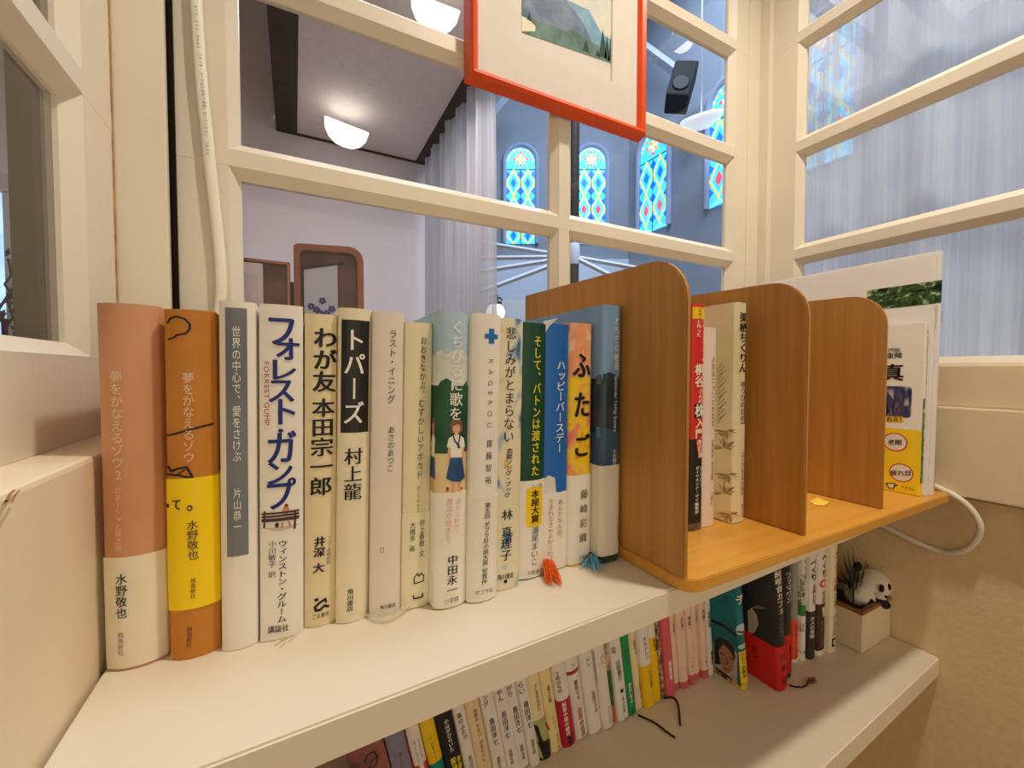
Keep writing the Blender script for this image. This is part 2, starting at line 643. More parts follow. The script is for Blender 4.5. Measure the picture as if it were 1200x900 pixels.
# ---- stained glass windows
SGW = M('lit_white_glass', (215, 250, 255), .3, .02, 30, 0, .4, 1.0)
SGC = MR('unused', [(0, (0, 0, 0)), (1, (1, 1, 1))])
def lit(name, rgb, e=1.1):
    return M(name, rgb, .3, .12, 14, 0, .4, e)
SG = dict(cy=lit('lit_cyan_glass', (70, 200, 250)), bl=lit('lit_blue_glass', (20, 110, 215)), sky=lit('lit_sky_glass', (130, 225, 255)),
          red=lit('lit_red_glass', (250, 80, 100)), or_=lit('lit_amber_glass', (235, 160, 60)), wh=lit('lit_pale_glass', (235, 250, 255)))
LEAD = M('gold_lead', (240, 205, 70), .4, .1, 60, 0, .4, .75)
LEADD = M('dark_lead', (30, 70, 120), .5)
SURR = M('window_surround', (165, 185, 220), .6)

def stained(name, org, ux, W, H):
    """org = bottom centre, ux = unit vector along the wall, face normal towards the hall"""
    ux = Vector(ux).normalized()
    nrm = Vector((0, 0, 1)).cross(ux)
    if nrm.dot(CAM - Vector(org)) < 0:
        nrm = -nrm
    def mp(u, v, off):
        return Vector(org) + ux * u + Vector((0, 0, v)) + nrm * (off)
    root = thing(name, None, None, kind='structure')
    r = W / 2
    zc = H - r
    arch = lambda rr, n=14: [(rr * math.cos(math.pi * k / n), zc + rr * math.sin(math.pi * k / n)) for k in range(n + 1)]
    fr = MB()
    out, inn = [(r * 1.28, 0)] + arch(r * 1.28) + [(-r * 1.28, 0)], [(r, 0)] + arch(r) + [(-r, 0)]
    n = len(out)
    vs = [mp(u, v, .03) for u, v in out] + [mp(u, v, .05) for u, v in [((a[0] * .45 + c_[0] * .55), (a[1] * .45 + c_[1] * .55)) for a, c_ in zip(out, inn)]] + [mp(u, v, .012) for u, v in inn] + [mp(u, v, 0) for u, v in out]
    fs = []
    for i in range(n - 1):
        for k in (0, 1):
            fs.append((k * n + i, k * n + i + 1, (k + 1) * n + i + 1, (k + 1) * n + i))
        fs.append((3 * n + i, 3 * n + i + 1, i + 1, i))
    fr.add(vs, fs, SURR, True)
    struct('frame', fr, root)
    g = MB()
    def P(poly, mat, off):
        lay_any(g, mp, poly, mat, 0, off)
    P([(r, 0)] + arch(r) + [(-r, 0)], SG['cy'], .006)
    # amber beads round the arch
    for k in range(11):
        a = math.pi * (k + .5) / 11
        cx, cz = .88 * r * math.cos(a), zc + .88 * r * math.sin(a)
        P(disc(cx, cz, r * .09, r * .09, 6), SG['or_'] if k % 2 == 0 else SG['wh'], .008)
    for k in range(8):
        a = math.pi * k / 4
        ca, sa = math.cos(a), math.sin(a)
        q = [(0, 0), (.2 * r, .10 * r), (.62 * r, 0), (.2 * r, -.10 * r)]
        cz = zc + .18 * r
        P([(x * ca - y * sa, cz + x * sa + y * ca) for x, y in q], SG['or_'] if k % 2 else SG['wh'], .008)
        if k % 2 == 0:
            P(disc(.45 * r * ca, cz + .45 * r * sa, .11 * r, .11 * r, 6), SG['red'], .010)
    zt = zc - .55 * r
    stroke(g, mp, [(-r, zt), (r, zt)], .012, LEADD, .009, 0)
    cw, chh = W / 2, W * .92
    z = zt
    row = 0
    while z > .02:
        z2 = max(0, z - chh)
        for sgn in (-1, 1):
            cx = sgn * W / 4
            cz = (z + z - chh) / 2
            for sc, mt, off in ((.5, 'sky', .007), (.36, 'cy', .008), (.2, 'red' if row % 2 == 1 else 'bl', .009)):
                d = [(cx, cz + chh * sc), (cx + cw * sc, cz), (cx, cz - chh * sc), (cx - cw * sc, cz)]
                d = [(min(max(u, -r), r), max(v, 0)) for u, v in d]
                P(d, SG[mt], off)
            for s1, s2 in ((1, 1), (-1, 1)):
                p0, p1 = (cx - s1 * cw / 2, cz), (cx, cz + chh / 2)
                if p0[1] > 0: stroke(g, mp, [p0, p1], .017, LEAD, .0105, 0)
                p1 = (cx, max(0, cz - chh / 2))
                if p0[1] > 0: stroke(g, mp, [p0, p1], .017, LEAD, .0105, 0)
            for du in (-.5, .5):
                for dv in (-.5, .5):
                    ex, ez = cx + du * cw * .98, cz + dv * chh * .62
                    if 0.04 < ez:
                        P([(ex, ez + .05), (ex - math.copysign(.05, du), ez), (ex, ez - .05)], SG['bl'], .0085)
        z -= chh
        row += 1
    stroke(g, mp, [(0, 0), (0, zt)], .010, LEADD, .011, 0)
    struct('pane', g, root)

fdir = (-.886, .463, 0)
def on_facet(x):
    d = ray(x, 300)
    n2 = Vector((.463, .886, 0))
    t = (pc.dot(n2) - CAM.dot(n2)) / d.dot(n2)
    return CAM + d * t
for nm, x in (('window_5', 610), ('window_6', 692)):
    p = on_facet(x)
    stained(nm, (p.x - .463 * .012, p.y - .886 * .012, 2.62), fdir, .37, 1.24)
for nm, y in (('window_7', 3.735), ('window_8', 2.74), ('window_9', 1.90)):
    stained(nm, (3.888, y, 2.66), (0, 1, 0), .43, 1.20)

# ---- alcove ceiling lamps
DOME = M('lit_dome_glass', (255, 246, 225), .4, .01, 10, 0, .4, 1.6)
def dome(x, y, label, k=1.0):
    p = on(2, x, y, 2.27)
    r_ = (p - CAM).normalized()
    up = (Vector((0, 0, 1)) - r_ * r_.z).normalized()
    up = Matrix.Rotation(R(10), 3, r_) @ up
    xx = r_.cross(up)
    t = thing('ceiling_light', label, 'lamp', p, Matrix((xx, r_, up)).transposed().to_euler(), group='bowl lamps under the alcove ceiling')
    m_ = MB()
    m_.lathe([(r2 * k, z2 * k) for r2, z2 in ((0, -.112), (.045, -.106), (.08, -.085), (.104, -.05), (.112, -.006), (.112, 0), (.10, .002), (0, .002))], (0, 0, 0), DOME)
    m_.build('lamp_shade', t)
    m_ = MB()
    iv = Matrix((xx, r_, up))
    k_ = (2.357 - p.z) / r_.z
    m_.tube([(0, .02, -.02), iv @ (r_ * k_)], .01, WHITEB, 8)
    m_.build('stem', t)
    return t
dome(407, 146, 'lit white bowl lamp below the grey alcove ceiling, above the brown double frame')
dome(511, 2, 'lit white bowl lamp cut by the top edge, left of the orange frame', .78)

# ---- sheer curtain hanging at the edge of the alcove
def curtain(name, label, x, y0, y1, z0, z1, mat, folds, amp, n=160, group=None):
    m_ = MB()
    vs, fs = [], []
    rnd = random.Random(3)
    ph = [rnd.uniform(0, 6) for _ in range(4)]
    for i in range(n + 1):
        t = i / n
        y = y0 + (y1 - y0) * t
        dxx = amp * (math.sin(2 * math.pi * folds * t + ph[0]) + .45 * math.sin(2 * math.pi * folds * 2.3 * t + ph[1]) + .3 * math.sin(2 * math.pi * folds * .43 * t + ph[2]))
        for k, z in enumerate((z0, (z0 + z1) / 2, z1)):
            vs.append((x + dxx * (1.15 if k == 0 else 1 if k == 1 else .8), y, z))
    for i in range(n):
        for k in (0, 1):
            fs.append((i * 3 + k, (i + 1) * 3 + k, (i + 1) * 3 + k + 1, i * 3 + k + 1))
    m_.add(vs, fs, mat, True)
    return m_.build(name, None, None, label, 'curtain', group, origin=(x, (y0 + y1) / 2, z0))
curtain('sheer_curtain', 'white sheer curtain hanging in folds between the alcove and the blue hall', .79, 1.72, 2.74, .25, 2.335, sheer_mat('sheer_white', (206, 200, 198), .82, 90), 7, .028)
curtain('net_curtain', 'ribbed bluish net curtain filling the right window behind the glass', .80, -.75, .46, .85, 1.9, sheer_mat('sheer_blue', (214, 217, 223), .85, 170), 9, .007, 300)

# ---- brown post with ribs fanning from its collar
pp = deep(672, 300, 4.2)
t = thing('brown_post', 'dark brown round post with pale collar and white ribs, seen behind the window muntin', 'post', (pp.x, pp.y, 0))
m_ = MB()
m_.lathe([(.055, 0), (.055, 3.9)], (0, 0, 0), DARKW, 16)
m_.build('pole', t)
m_ = MB()
m_.lathe([(.056, 2.03), (.063, 2.05), (.063, 2.22), (.056, 2.24)], (0, 0, 0), WHITEB, 16)
m_.build('collar', t)
for x, y, D in ((555, 283, 4.6), (555, 302.5, 4.4), (555, 319.5, 4.2), (555, 345, 4.0), (790, 322, 4.3), (760, 345, 4.0)):
    q = deep(x, y, D) - t.location
    m_ = MB()
    m_.tube([(0, 0, 2.11), q], .024, M('rib_paint', (222, 230, 242), .7), 4)
    m_.build('rib', t)

# ---- pendant lamp
p = deep(581, 366, 3.4)
t = thing('pendant_lamp', 'small white globe pendant lamp with black fitting right of the sheer curtain', 'lamp', p)
m_ = MB()
m_.ball((0, 0, 0), .075, M('lit_globe', (255, 250, 235), .3, .01, 5, 0, .4, 1.5))
m_.build('lamp_shade', t)
m_ = MB()
m_.lathe([(.02, .14), (.02, .09), (.05, .085), (.05, .065), (.035, .062)], (0, 0, 0), INK, 14)
for a in (-.06, .06):
    m_.tube([(0, 0, .11), (a * .7, 0, .12), (a, 0, .10)], .008, INK, 6)
m_.build('fitting', t)
m_ = MB()
m_.tube([(0, 0, .13), (0, 0, 6.1 - p.z)], .004, INK, 6)
m_.build('cord', t)

# ---- loudspeaker
p = deep(798, 103, 4.2)
t = thing('loudspeaker', 'black loudspeaker tilted on a bracket high in the hall, right of the picture', 'speaker', p, (R(-12), R(14), R(-46)))
t.scale = (1.25, 1.25, 1.25)
m_ = MB()
m_.box((-.09, -.10, -.155), (.09, .10, .155), M('black_speaker', (12, 14, 18), .6, .1, 40, 0, .2), .015)
m_.build('body', t)
m_ = MB()
m_.lathe([(.062, 0), (.066, .006), (.056, .010), (.02, .002), (0, .005)], (0, 0, 0), M('speaker_cone', (22, 25, 30), .6))
o = m_.build('cone', t)
o.location = (0, -.10, -.05)
o.rotation_euler = (R(90), 0, 0)
m_ = MB()
m_.tube([(0, .05, .15), (0, .10, .18), (0, .14, .20)], .014, M('speaker_bracket', (30, 34, 40), .5), 6)
m_.box((-.08, -.03, .155), (.06, .10, .175), _M['speaker_bracket'], .004)
m_.build('bracket', t)

# ---- white disc lamp in the hall
p = deep(822, 137, 3.9)
t = thing('disc_lamp', 'white shallow bowl lamp in the hall below the black loudspeaker', 'lamp', p, (R(8), R(-18), 0))
m_ = MB()
m_.lathe([(0, -.11), (.09, -.095), (.16, -.05), (.19, 0), (.185, .004), (0, .004)], (0, 0, 0), M('lit_bowl', (235, 240, 245), .4, .01, 5, 0, .4, .7))
m_.build('lamp_shade', t)
m_ = MB()
m_.tube([(0, 0, 0), Matrix.Rotation(R(-18), 3, 'Y').transposed() @ Matrix.Rotation(R(8), 3, 'X').transposed() @ Vector((0, 0, 6.1 - p.z))], .008, WHITEB, 6)
m_.build('stem', t)

# ---- folding brown double frame standing behind the glass
COPPER = M('copper_brown_frame', (150, 78, 52), .28, .2, 40, 0, .7, 0, None, .45)
COPD = MR('brown_frame_lining', [(.3, (96, 58, 48)), (.7, (150, 100, 88))], 30, .6)
yb = .505
def lf(x, y):
    q = on(1, x, y, yb)
    return q.x, q.z
t = thing('photo_frame', 'hinged brown double picture frame with rounded corner standing behind the window glass', 'picture frame', (0, yb, .93))
zt = on(1, 340, 308, yb).z - .93
m_ = MB()   # left leaf lies along x
x0, x1 = lf(262, 300)[0], lf(340, 308)[0]
m_.box((x0, 0, 0), (x0 + .005, .012, zt), COPPER, .001)
m_.box((x1 - .0035, -.003, 0), (x1, .012, zt), COPPER, .001)
m_.box((x0, -.003, zt - .003), (x1, .012, zt), COPPER, .001)
m_.box((x0 + .001, .010, 0), (x1 - .001, .013, zt - .001), COPD)
m_.build('left_leaf', t)
m_ = MB()
xa = lf(308, 309)[0]
m_.box((x0 + .006, -.002, 0), (xa, .009, zt - .004), M('pale_pink_mount', (226, 206, 204), .5), .001)
m_.box((x0 + .010, -.003, 0), (xa - .005, -.0021, zt - .016), M('pale_pink_panel', (214, 194, 196), .5), .0003)
m_.build('mount', t)
lfx, lfz = lf(344, 308)
rx1, rz1 = lf(425, 296)
rt = rz1 - .93
ww = (rx1 - lfx)
def RL(u, v, d):            # right leaf swung a little towards the viewer
    return (lfx + u * .97, d - u * .24, v)
m_ = MB()
hz = rt
def leaf_outline(ins, wd, ht, rr):
    return [(ins, 0), (ins, ht - ins - .003), (ins + .004, ht - ins)] + [(wd - ins - rr + rr * math.sin(R(k * 15)), ht - ins - rr + rr * math.cos(R(k * 15))) for k in range(0, 7)] + [(wd - ins, 0)]
oz, iz = leaf_outline(0, ww, hz, .016), leaf_outline(.0065, ww, hz, .011)
for ol, il, mt in ((oz, iz, COPPER),):
    n = len(ol)
    vs = [RL(u, v, -.004) for u, v in ol] + [RL(u, v, -.004) for u, v in il] + [RL(u, v, .012) for u, v in ol] + [RL(u, v, .012) for u, v in il]
    fs = []
    for i in range(n - 1):
        fs += [(i, i + 1, n + i + 1, n + i), (2 * n + i, 2 * n + i + 1, i + 1, i), (n + i, n + i + 1, 3 * n + i + 1, 3 * n + i)]
    m_.add(vs, fs, mt, False)
lay_any(m_, lambda u, v, o: RL(u, v, .010 - o), iz, COPD, 0, 0)
m_.build('right_leaf', t)
m_ = MB()
m_.prism([(.010, 0), (ww * .62, 0), (ww * .62, hz - .020), (.010, hz - .026)], lambda u, v, d: RL(u, v, d), -.001, .0095, M('photo_print', (206, 200, 214), .35, .02))
m_.tube([RL(.006, hz - .0265, -.002), RL(ww * .62 + .004, hz - .018, -.002)], .0013, INK, 6)
m_.ball(RL(ww * .62 + .004, hz - .018, -.002), .0024, INK, 10)
PUR, BLU = M('purple_petal', (70, 50, 120), .5, .2, 200), M('blue_petal', (50, 80, 160), .5, .2, 200)
zf = lf(372, 359)[1] - .93
fm = lambda u, v, o: RL(u, v, -.0012 - o)
for (fx, fz, mt) in ((365, 358, PUR), (378, 352, PUR), (371, 362, PUR), (389, 362, BLU), (383, 367, BLU), (375, 366, BLU)):
    q = on(1, fx, fz, yb - .012)
    u = (q.x - lfx) / .97
    for k in range(5):
        a = R(72 * k + fx * 7)
        lay_any(m_, fm, disc(u + .0022 * math.cos(a), q.z - .93 + .0022 * math.sin(a), .0019, .0017, 8), mt, 0, .0003)
m_.build('photo', t)
m_ = MB()
m_.tube([((x1 + lfx) / 2, .002, 0), ((x1 + lfx) / 2, .002, zt - .02)], .002, INK, 8)
m_.build('hinge', t)

# ledge behind the glass the frame stands on
b = MB()
b.box((-.2, YW + .036, .905), (.84, .60, .93), PAINT2, .002)
struct('window_sill', b)

# ---- far window and twigs beyond the left window
root = thing('window_4', None, None, kind='structure')
a, c_ = on(1, -30, 222, 2.80), on(1, 13.5, 405, 2.80)
b = MB()
b.box((a.x, 2.798, c_.z - .1), (c_.x, 2.806, a.z), M('lit_sky_pane', (175, 215, 255), .4, .25, 9, 0, .4, 1.25))
struct('pane', b, root)
b = MB()
b.box((a.x, 2.76, a.z), (c_.x + .03, 2.809, a.z + .08), M('far_frame', (200, 198, 205), .6))
b.box((c_.x, 2.77, c_.z - .15), (c_.x + .03, 2.809, a.z), _M['far_frame'])
struct('frame', b, root)
LEAF = M('dark_leaf', (50, 66, 60), .6, .3, 60)
TWIG = M('dark_twig', (60, 58, 66), .7)
t = thing('leafy_shrub', 'dark leafy twigs against the bright pane at the far left edge', 'plant', (a.x + .05, 2.70, 0))
m_ = MB()
st = MB()
rnd = random.Random(5)
for k in range(9):
    bx, bz = rnd.uniform(-.02, .12), 1.08 + rnd.uniform(0, .1)
    pts = [Vector((bx, 0, .02)), Vector((bx, rnd.uniform(-.03, .03), bz))]
    for j in range(4):
        pts.append(pts[-1] + Vector((rnd.uniform(-.05, .05), rnd.uniform(-.02, .02), rnd.uniform(.04, .10))))
    st.tube(pts, .005, TWIG, 5)
    for j in range(7):
        q = pts[1 + j % 5] + Vector((rnd.uniform(-.03, .03), rnd.uniform(-.02, .0), rnd.uniform(-.05, .05)))
        an = rnd.uniform(0, 6.28)
        L = rnd.uniform(.02, .045)
        dv = Vector((math.cos(an), .2, math.sin(an))) * L
        pv = Vector((-math.sin(an), .1, math.cos(an))) * L * .25
        m_.add([q, q + dv * .5 + pv, q + dv, q + dv * .5 - pv + Vector((0, .004, 0))], [(0, 1, 2, 3)], LEAF)
m_.build('foliage', t)
st.build('stem', t)

# ================================================================ ORANGE PICTURE FRAME
ORA = M('orange_red_lacquer', (222, 78, 22), .28, .12, 8, 0, .5, 0, (1, 1, 1))
fx0, fx1, fz0, fz1 = .1690, .4250, 1.2715, 1.505
t = thing('picture_frame', 'glossy orange red wooden frame with a mountain watercolour hanging over the window', 'picture', ((fx0 + fx1) / 2, .438, fz0))
ox = (fx0 + fx1) / 2
m_ = MB()
W2, HH, mw = (fx1 - fx0) / 2, fz1 - fz0, .0125
prof = [(0, -.001), (.0015, -.016), (.004, -.019), (.009, -.0165), (.0125, -.012), (.0125, -.002)]   # (inset, depth)
rings = []
for ins, dp in prof:
    rings.append([(-W2 + ins, dp, ins), (W2 - ins, dp, ins), (W2 - ins, dp, HH - ins), (-W2 + ins, dp, HH - ins)])
vs = [p for r_ in rings for p in r_]
fs = []
for i in range(len(rings) - 1):
    for k in range(4):
        fs.append((i * 4 + k, i * 4 + (k + 1) % 4, (i + 1) * 4 + (k + 1) % 4, (i + 1) * 4 + k))
fs.append((0, 1, 2, 3))
m_.add(vs, fs, ORA)
m_.build('frame', t)
m_ = MB()
MATB = M('cream_mat_board', (216, 209, 198), .7, .02, 60)
ax0, ax1 = .2342 - ox, .3700 - ox
az0 = 1.331 - fz0
az1 = HH - .055
yy = -.0105
o4 = [(-W2 + .012, .012), (W2 - .012, .012), (W2 - .012, HH - .012), (-W2 + .012, HH - .012)]
i4 = [(ax0, az0), (ax1, az0), (ax1, az1), (ax0, az1)]
j4 = [(ax0 + .001, az0 + .001), (ax1 - .001, az0 + .001), (ax1 - .001, az1 - .001), (ax0 + .001, az1 - .001)]
vs = [(u, yy, v) for u, v in o4] + [(u, yy, v) for u, v in i4] + [(u, yy + .0022, v) for u, v in j4]
m_.add(vs, [(k, (k + 1) % 4, 4 + (k + 1) % 4, 4 + k) for k in range(4)] + [(4 + k, 4 + (k + 1) % 4, 8 + (k + 1) % 4, 8 + k) for k in range(4)], MATB)
m_.build('mat_board', t)
m_ = MB()
pm = lambda u, v, o: (u, yy + .0024 - o, v)
W_ = lambda n, a_, c2: MR('watercolour_' + n, [(.3, a_), (.7, c2)], 45, .8, (1, 1, 1), 6, .6)
def pic(pts, mat, off):
    q = []
    for x, y in pts:
        p_ = on(1, x, y, .43)
        q.append((min(max(p_.x - ox, ax0 + .001), ax1 - .001), min(max(p_.z - fz0, az0 + .001), az1 - .001)))
    lay_any(m_, pm, q, mat, 0, off)
lay(m_, pm, j4, MATB, 0, .00005)
pz0 = on(1, 664, 56, .43).z - fz0
lay(m_, pm, [(ax0 + .001, pz0 + .0), (ax1 - .001, pz0), (ax1 - .001, az1 - .001), (ax0 + .001, az1 - .001)], W_('sky', (222, 214, 190), (196, 202, 200)), 0, .0001)
pic([(611, 38), (611, -40), (640, -40), (664, 0), (690, 12), (705, 40), (719, 48), (719, 76)], W_('far_blue', (96, 140, 176), (140, 176, 196)), .0002)
pic([(611, 38), (611, -20), (628, -34), (650, -22), (665, 3), (680, 22), (692, 45), (697, 68)], W_('slate', (82, 100, 128), (136, 150, 168)), .0003)
pic([(611, 38), (611, 14), (618, 19), (630, 26), (645, 29), (655, 35), (672, 36), (690, 48), (705, 56), (719, 66), (719, 76)], W_('forest', (62, 96, 88), (120, 146, 136)), .0004)
pic([(611, 37), (611, 19), (617, 22), (622, 26), (627, 31), (627, 37)], W_('bare', (226, 214, 190), (240, 232, 214)), .0005)
for x, yt, yb_, wd in ((686, 47, 62, 4), (706, 34, 69, 5), (711, 42, 72, 3.5), (716, 40, 74, 4), (620, 14, 26, 3), (700, 58, 68, 3)):
    pic([(x, yt), (x + wd * .5, (yt + yb_) / 2), (x + wd, yb_), (x - wd, yb_ - 3), (x - wd * .5, (yt + yb_) / 2)], W_('fir', (24, 54, 50), (50, 86, 80)), .0006)
m_.build('watercolour', t)
m_ = MB()
m_.tube([(-.06, -.002, HH - .02), (0, .0005, HH + .05), (.06, -.002, HH - .02)], .0008, INKG, 6)
m_.build('hanging_wire', t)

# ================================================================ CABLES
m_ = MB()
CABW = M('white_cable', (236, 230, 214), .4, .03)
pth = [(228, -40), (230, 10), (233, 60), (237, 110), (241.5, 150), (246, 195), (250.5, 235), (255, 275), (258, 310), (259, 345), (254, 380), (247, 400)]
pts = []
for i in range(len(pth) - 1):
    for k in range(4):
        u = k / 4
        p0, p1, p2, p3 = pth[max(i - 1, 0)], pth[i], pth[i + 1], pth[min(i + 2, len(pth) - 1)]
        q = [.5 * (2 * p1[j] + (p2[j] - p0[j]) * u + (2 * p0[j] - 5 * p1[j] + 4 * p2[j] - p3[j]) * u * u + (3 * p1[j] - p0[j] - 3 * p2[j] + p3[j]) * u ** 3) for j in (0, 1)]
        pts.append(on(1, q[0], q[1], YW - .0045))
m_.tube(pts, .0046, CABW, 12, flat=.6, up=(1, 0, 0))
def cabmap(u, v, o):
    return (u, YW - .0045 - .0029 - o, v)
seq = 'VFF 2X1.8mm2 2018 コードはたばねて使用しないでください 1030'
yy_ = 8
for ch in seq:
    if ch != ' ':
        xx = 230.8 + (yy_ - 10) * .075 - (1.2 if yy_ < 60 else 0)
        p = on(1, xx, yy_, YW - .0075)
        put(m_, cabmap, ch, p.x, p.z, .0032, .0028, INKG, 0, True, .0002, 0)
    yy_ += 4.3
m_.build('power_cable', None, None, 'flat white power cable with small black print running down the window stile', 'cable', origin=tuple(pts[-1]))
m_ = MB()
pl = [on(0, x, y, v) for x, y, v in ((1088, 566, .692), (1112, 577, .697), (1130, 588, .700), (1143, 602, .703), (1150, 618, .707), (1146, 632, .711), (1134, 643, .716), (1120, 648, .720), (1106, 648, .7225), (1085, 641, .7225), (1062, 630, .7225), (1040, 619, .7225), (1020, 610, .7225))]
pp_ = []
for i in range(len(pl) - 1):
    for k in range(4):
        pp_.append(pl[i].lerp(pl[i + 1], k / 4))
for _ in range(3):
    pp_ = [pp_[0]] + [(pp_[i - 1] + pp_[i] * 2 + pp_[i + 1]) / 4 for i in range(1, len(pp_) - 1)] + [pp_[-1]]
m_.tube(pp_, .0033, CABW, 10)
m_.build('looped_cable', None, None, 'white cable looping out from behind the wooden rack on the right wall', 'cable', origin=tuple(pl[-1]))

# ================================================================ BOOKS
class Book:
    """root at the middle of the spine's foot; local x across the spine, y into the shelf, z up"""
    def __init__(s, name, label, group, x0, x1, yf, zb, H, D, lean=0, b=.003, p=2.4, eye=None, cat='book', board=.002):
        s.w = x1 - x0
        th = R(lean)
        xc = (x0 + x1) / 2
        if eye is not None:                # x0,x1 were read off at height eye above the shelf
            xc -= eye * math.tan(th)
            s.w *= math.cos(th)
        s.H, s.D, s.b, s.p, s.board = H, D, b, p, board
        lift = s.w / 2 * abs(math.sin(th)) + .0002
        s.root = thing(name, label, cat, (xc, yf + b, zb + lift), (0, th, 0), group)
        s.Mx = Matrix.Translation(s.root.location) @ Matrix.Rotation(th, 4, 'Y')
        s.Mi = s.Mx.inverted()
    def sy(s, x):
        t = min(1, abs(2 * x / s.w))
        return -s.b * (1 - t ** s.p)
    def sp(s, x, y):
        """pixel -> (x,z) on the spine"""
        o = s.Mi @ CAM
        d = s.Mi.to_3x3() @ ray(x, y)
        t = (-s.b * .8 - o.y) / d.y
        q = o + d * t
        return (q.x, q.z)
    def lc(s, x, y):
        """pixel -> (y,z) on the left cover"""
        o = s.Mi @ CAM
        d = s.Mi.to_3x3() @ ray(x, y)
        t = (-s.w / 2 - o.x) / d.x
        q = o + d * t
        return (-q.y, q.z)
    def map(s, extra=0):
        def f(u, v, off):
            return (u, s.sy(u) - off - extra, v)
        return f
    def mapL(s, extra=0):
        return lambda u, v, off: (-s.w / 2 - off - extra, -u, v)
    def profile(s, grow=0, D=None):
        n = 14
        D = D or s.D
        w_ = s.w / 2 + grow
        pts = [(-w_, D)]
        for i in range(n + 1):
            a = -1 + 2 * i / n
            a = math.copysign(1 - (1 - abs(a)) ** 1.5, a)
            x = a * s.w / 2
            pts.append((a * w_, s.sy(x) - grow))
        pts.append((w_, D))
        return pts
    def shell(s, mb, bands, grow=0, thick=None, D=None, inner=True):
        P = s.profile(grow, D)
        n = len(P)
        for z0, z1, mat in bands:
            mb.add([(x, y, z0) for x, y in P] + [(x, y, z1) for x, y in P],
                   [(i, i + 1, n + i + 1, n + i) for i in range(n - 1)], mat, True)
        if not inner:
            return
        th = thick or s.board
        k = (s.w / 2 - th) / (s.w / 2)
        Q = [(x * k, y + (th if 0 < i < n - 1 else 0)) for i, (x, y) in enumerate(P)]
        z0, z1 = bands[0][0], bands[-1][1]
        mt, mbm = bands[-1][2], bands[0][2]
        mb.add([(x, y, z1) for x, y in P] + [(x, y, z1) for x, y in Q], [(i, i + 1, n + i + 1, n + i) for i in range(n - 1)], mt)
        mb.add([(x, y, z0) for x, y in P] + [(x, y, z0) for x, y in Q], [(n + i, n + i + 1, i + 1, i) for i in range(n - 1)], mbm)
        mb.add([(x, y, z0) for x, y in Q] + [(x, y, z1) for x, y in Q], [(n + i, n + i + 1, i + 1, i) for i in range(n - 1)], PAPERW)
        for i in (0, n - 1):
            mb.add([(P[i][0], P[i][1], z0), (Q[i][0], Q[i][1], z0), (Q[i][0], Q[i][1], z1), (P[i][0], P[i][1], z1)], [(0, 1, 2, 3)], mt)
    def pages(s):
        m_ = MB()
        t_ = s.board + .0002
        m_.box((-s.w / 2 + t_, .002, .0025), (s.w / 2 - t_, s.D - .003, s.H - .0035), PAGES)
        m_.build('page_block', s.root)
    def zpx(s, y, x):
        return s.sp(x, y)[1]

def fin(bk, cover, band=None):
    bk.pages()
    cover.build('cover', bk.root)
    if band:
        band.build('paper_band', bk.root)

class Deco:
    """draws on a book's spine with pixel positions"""
    def __init__(s, bk, mb, extra=0, left=False):
        s.b, s.mb = bk, mb
        s.f = bk.mapL(extra) if left else bk.map(extra)
        s.P = bk.lc if left else bk.sp
        s.step = 0 if left else .0025
    def wpx(s, x, y, w_):
        a, c2 = s.P(x - w_ / 2, y), s.P(x + w_ / 2, y)
        return abs(a[0] - c2[0])
    def v(s, txt, x0, y0, x1, y1, w_, mat, bold=0, fill=1.0):
        vtext(s.mb, s.f, txt, s.P(x0, y0), s.P(x1, y1), s.wpx(x0, y0, w_), mat, bold, step=s.step, fill=fill)
    def r(s, txt, x0, y0, x1, y1, w_, mat, bold=0, stretch=None):
        rtext(s.mb, s.f, txt, s.P(x0, y0), s.P(x1, y1), s.wpx(x0, y0, w_), mat, bold, step=s.step, stretch=stretch)
    def h(s, txt, x0, y0, x1, y1, hp, mat, bold=0):
        a, c2 = s.P(x0, y0), s.P(x1, y1)
        hz_ = abs(s.P(x0, y0 - hp / 2)[1] - s.P(x0, y0 + hp / 2)[1])
        htext(s.mb, s.f, txt, a, c2, hz_, mat, bold, step=s.step)
    def c(s, ch, x, y, w_, hp, mat, bold=0, rot=False):
        p_ = s.P(x, y)
        hz_ = abs(s.P(x, y - hp / 2)[1] - s.P(x, y + hp / 2)[1])
        put(s.mb, s.f, ch, p_[0], p_[1], s.wpx(x, y, w_), hz_, mat, bold, rot, step=s.step)
    def poly(s, pts, mat, off=.0002):
        lay_any(s.mb, s.f, [s.P(*q) for q in pts], mat, s.step, off)
    def line(s, pts, wp, mat, off=.0004):
        x, y = pts[0]
        stroke(s.mb, s.f, [s.P(*q) for q in pts], abs(s.P(x, y - wp / 2)[1] - s.P(x, y + wp / 2)[1]), mat, off, s.step)
    def panel(s, x0, y0, x1, y1, mat, off=.0002):
        """patch on the spine, straight in the book's own axes"""
        a, c2 = s.P(x0, y0), s.P(x1, y1)
        lay(s.mb, s.f, [(a[0], c2[1]), (c2[0], c2[1]), (c2[0], a[1]), (a[0], a[1])], mat, s.step, off)
    def rr(s, x0, y0, x1, y1, mat, rad, off=.0002):
        a, c2 = s.P(x0, y0), s.P(x1, y1)
        lay_any(s.mb, s.f, rrect(a[0], c2[1], c2[0], a[1], rad), mat, s.step, off)
    def blob(s, x, y, rx, ry, mat, off=.0003, n=14):
        p_ = s.P(x, y)
        q = s.P(x, y - ry)
        lay_any(s.mb, s.f, disc(p_[0], p_[1], s.wpx(x, y, rx * 2) / 2, abs(q[1] - p_[1]), n), mat, s.step, off)

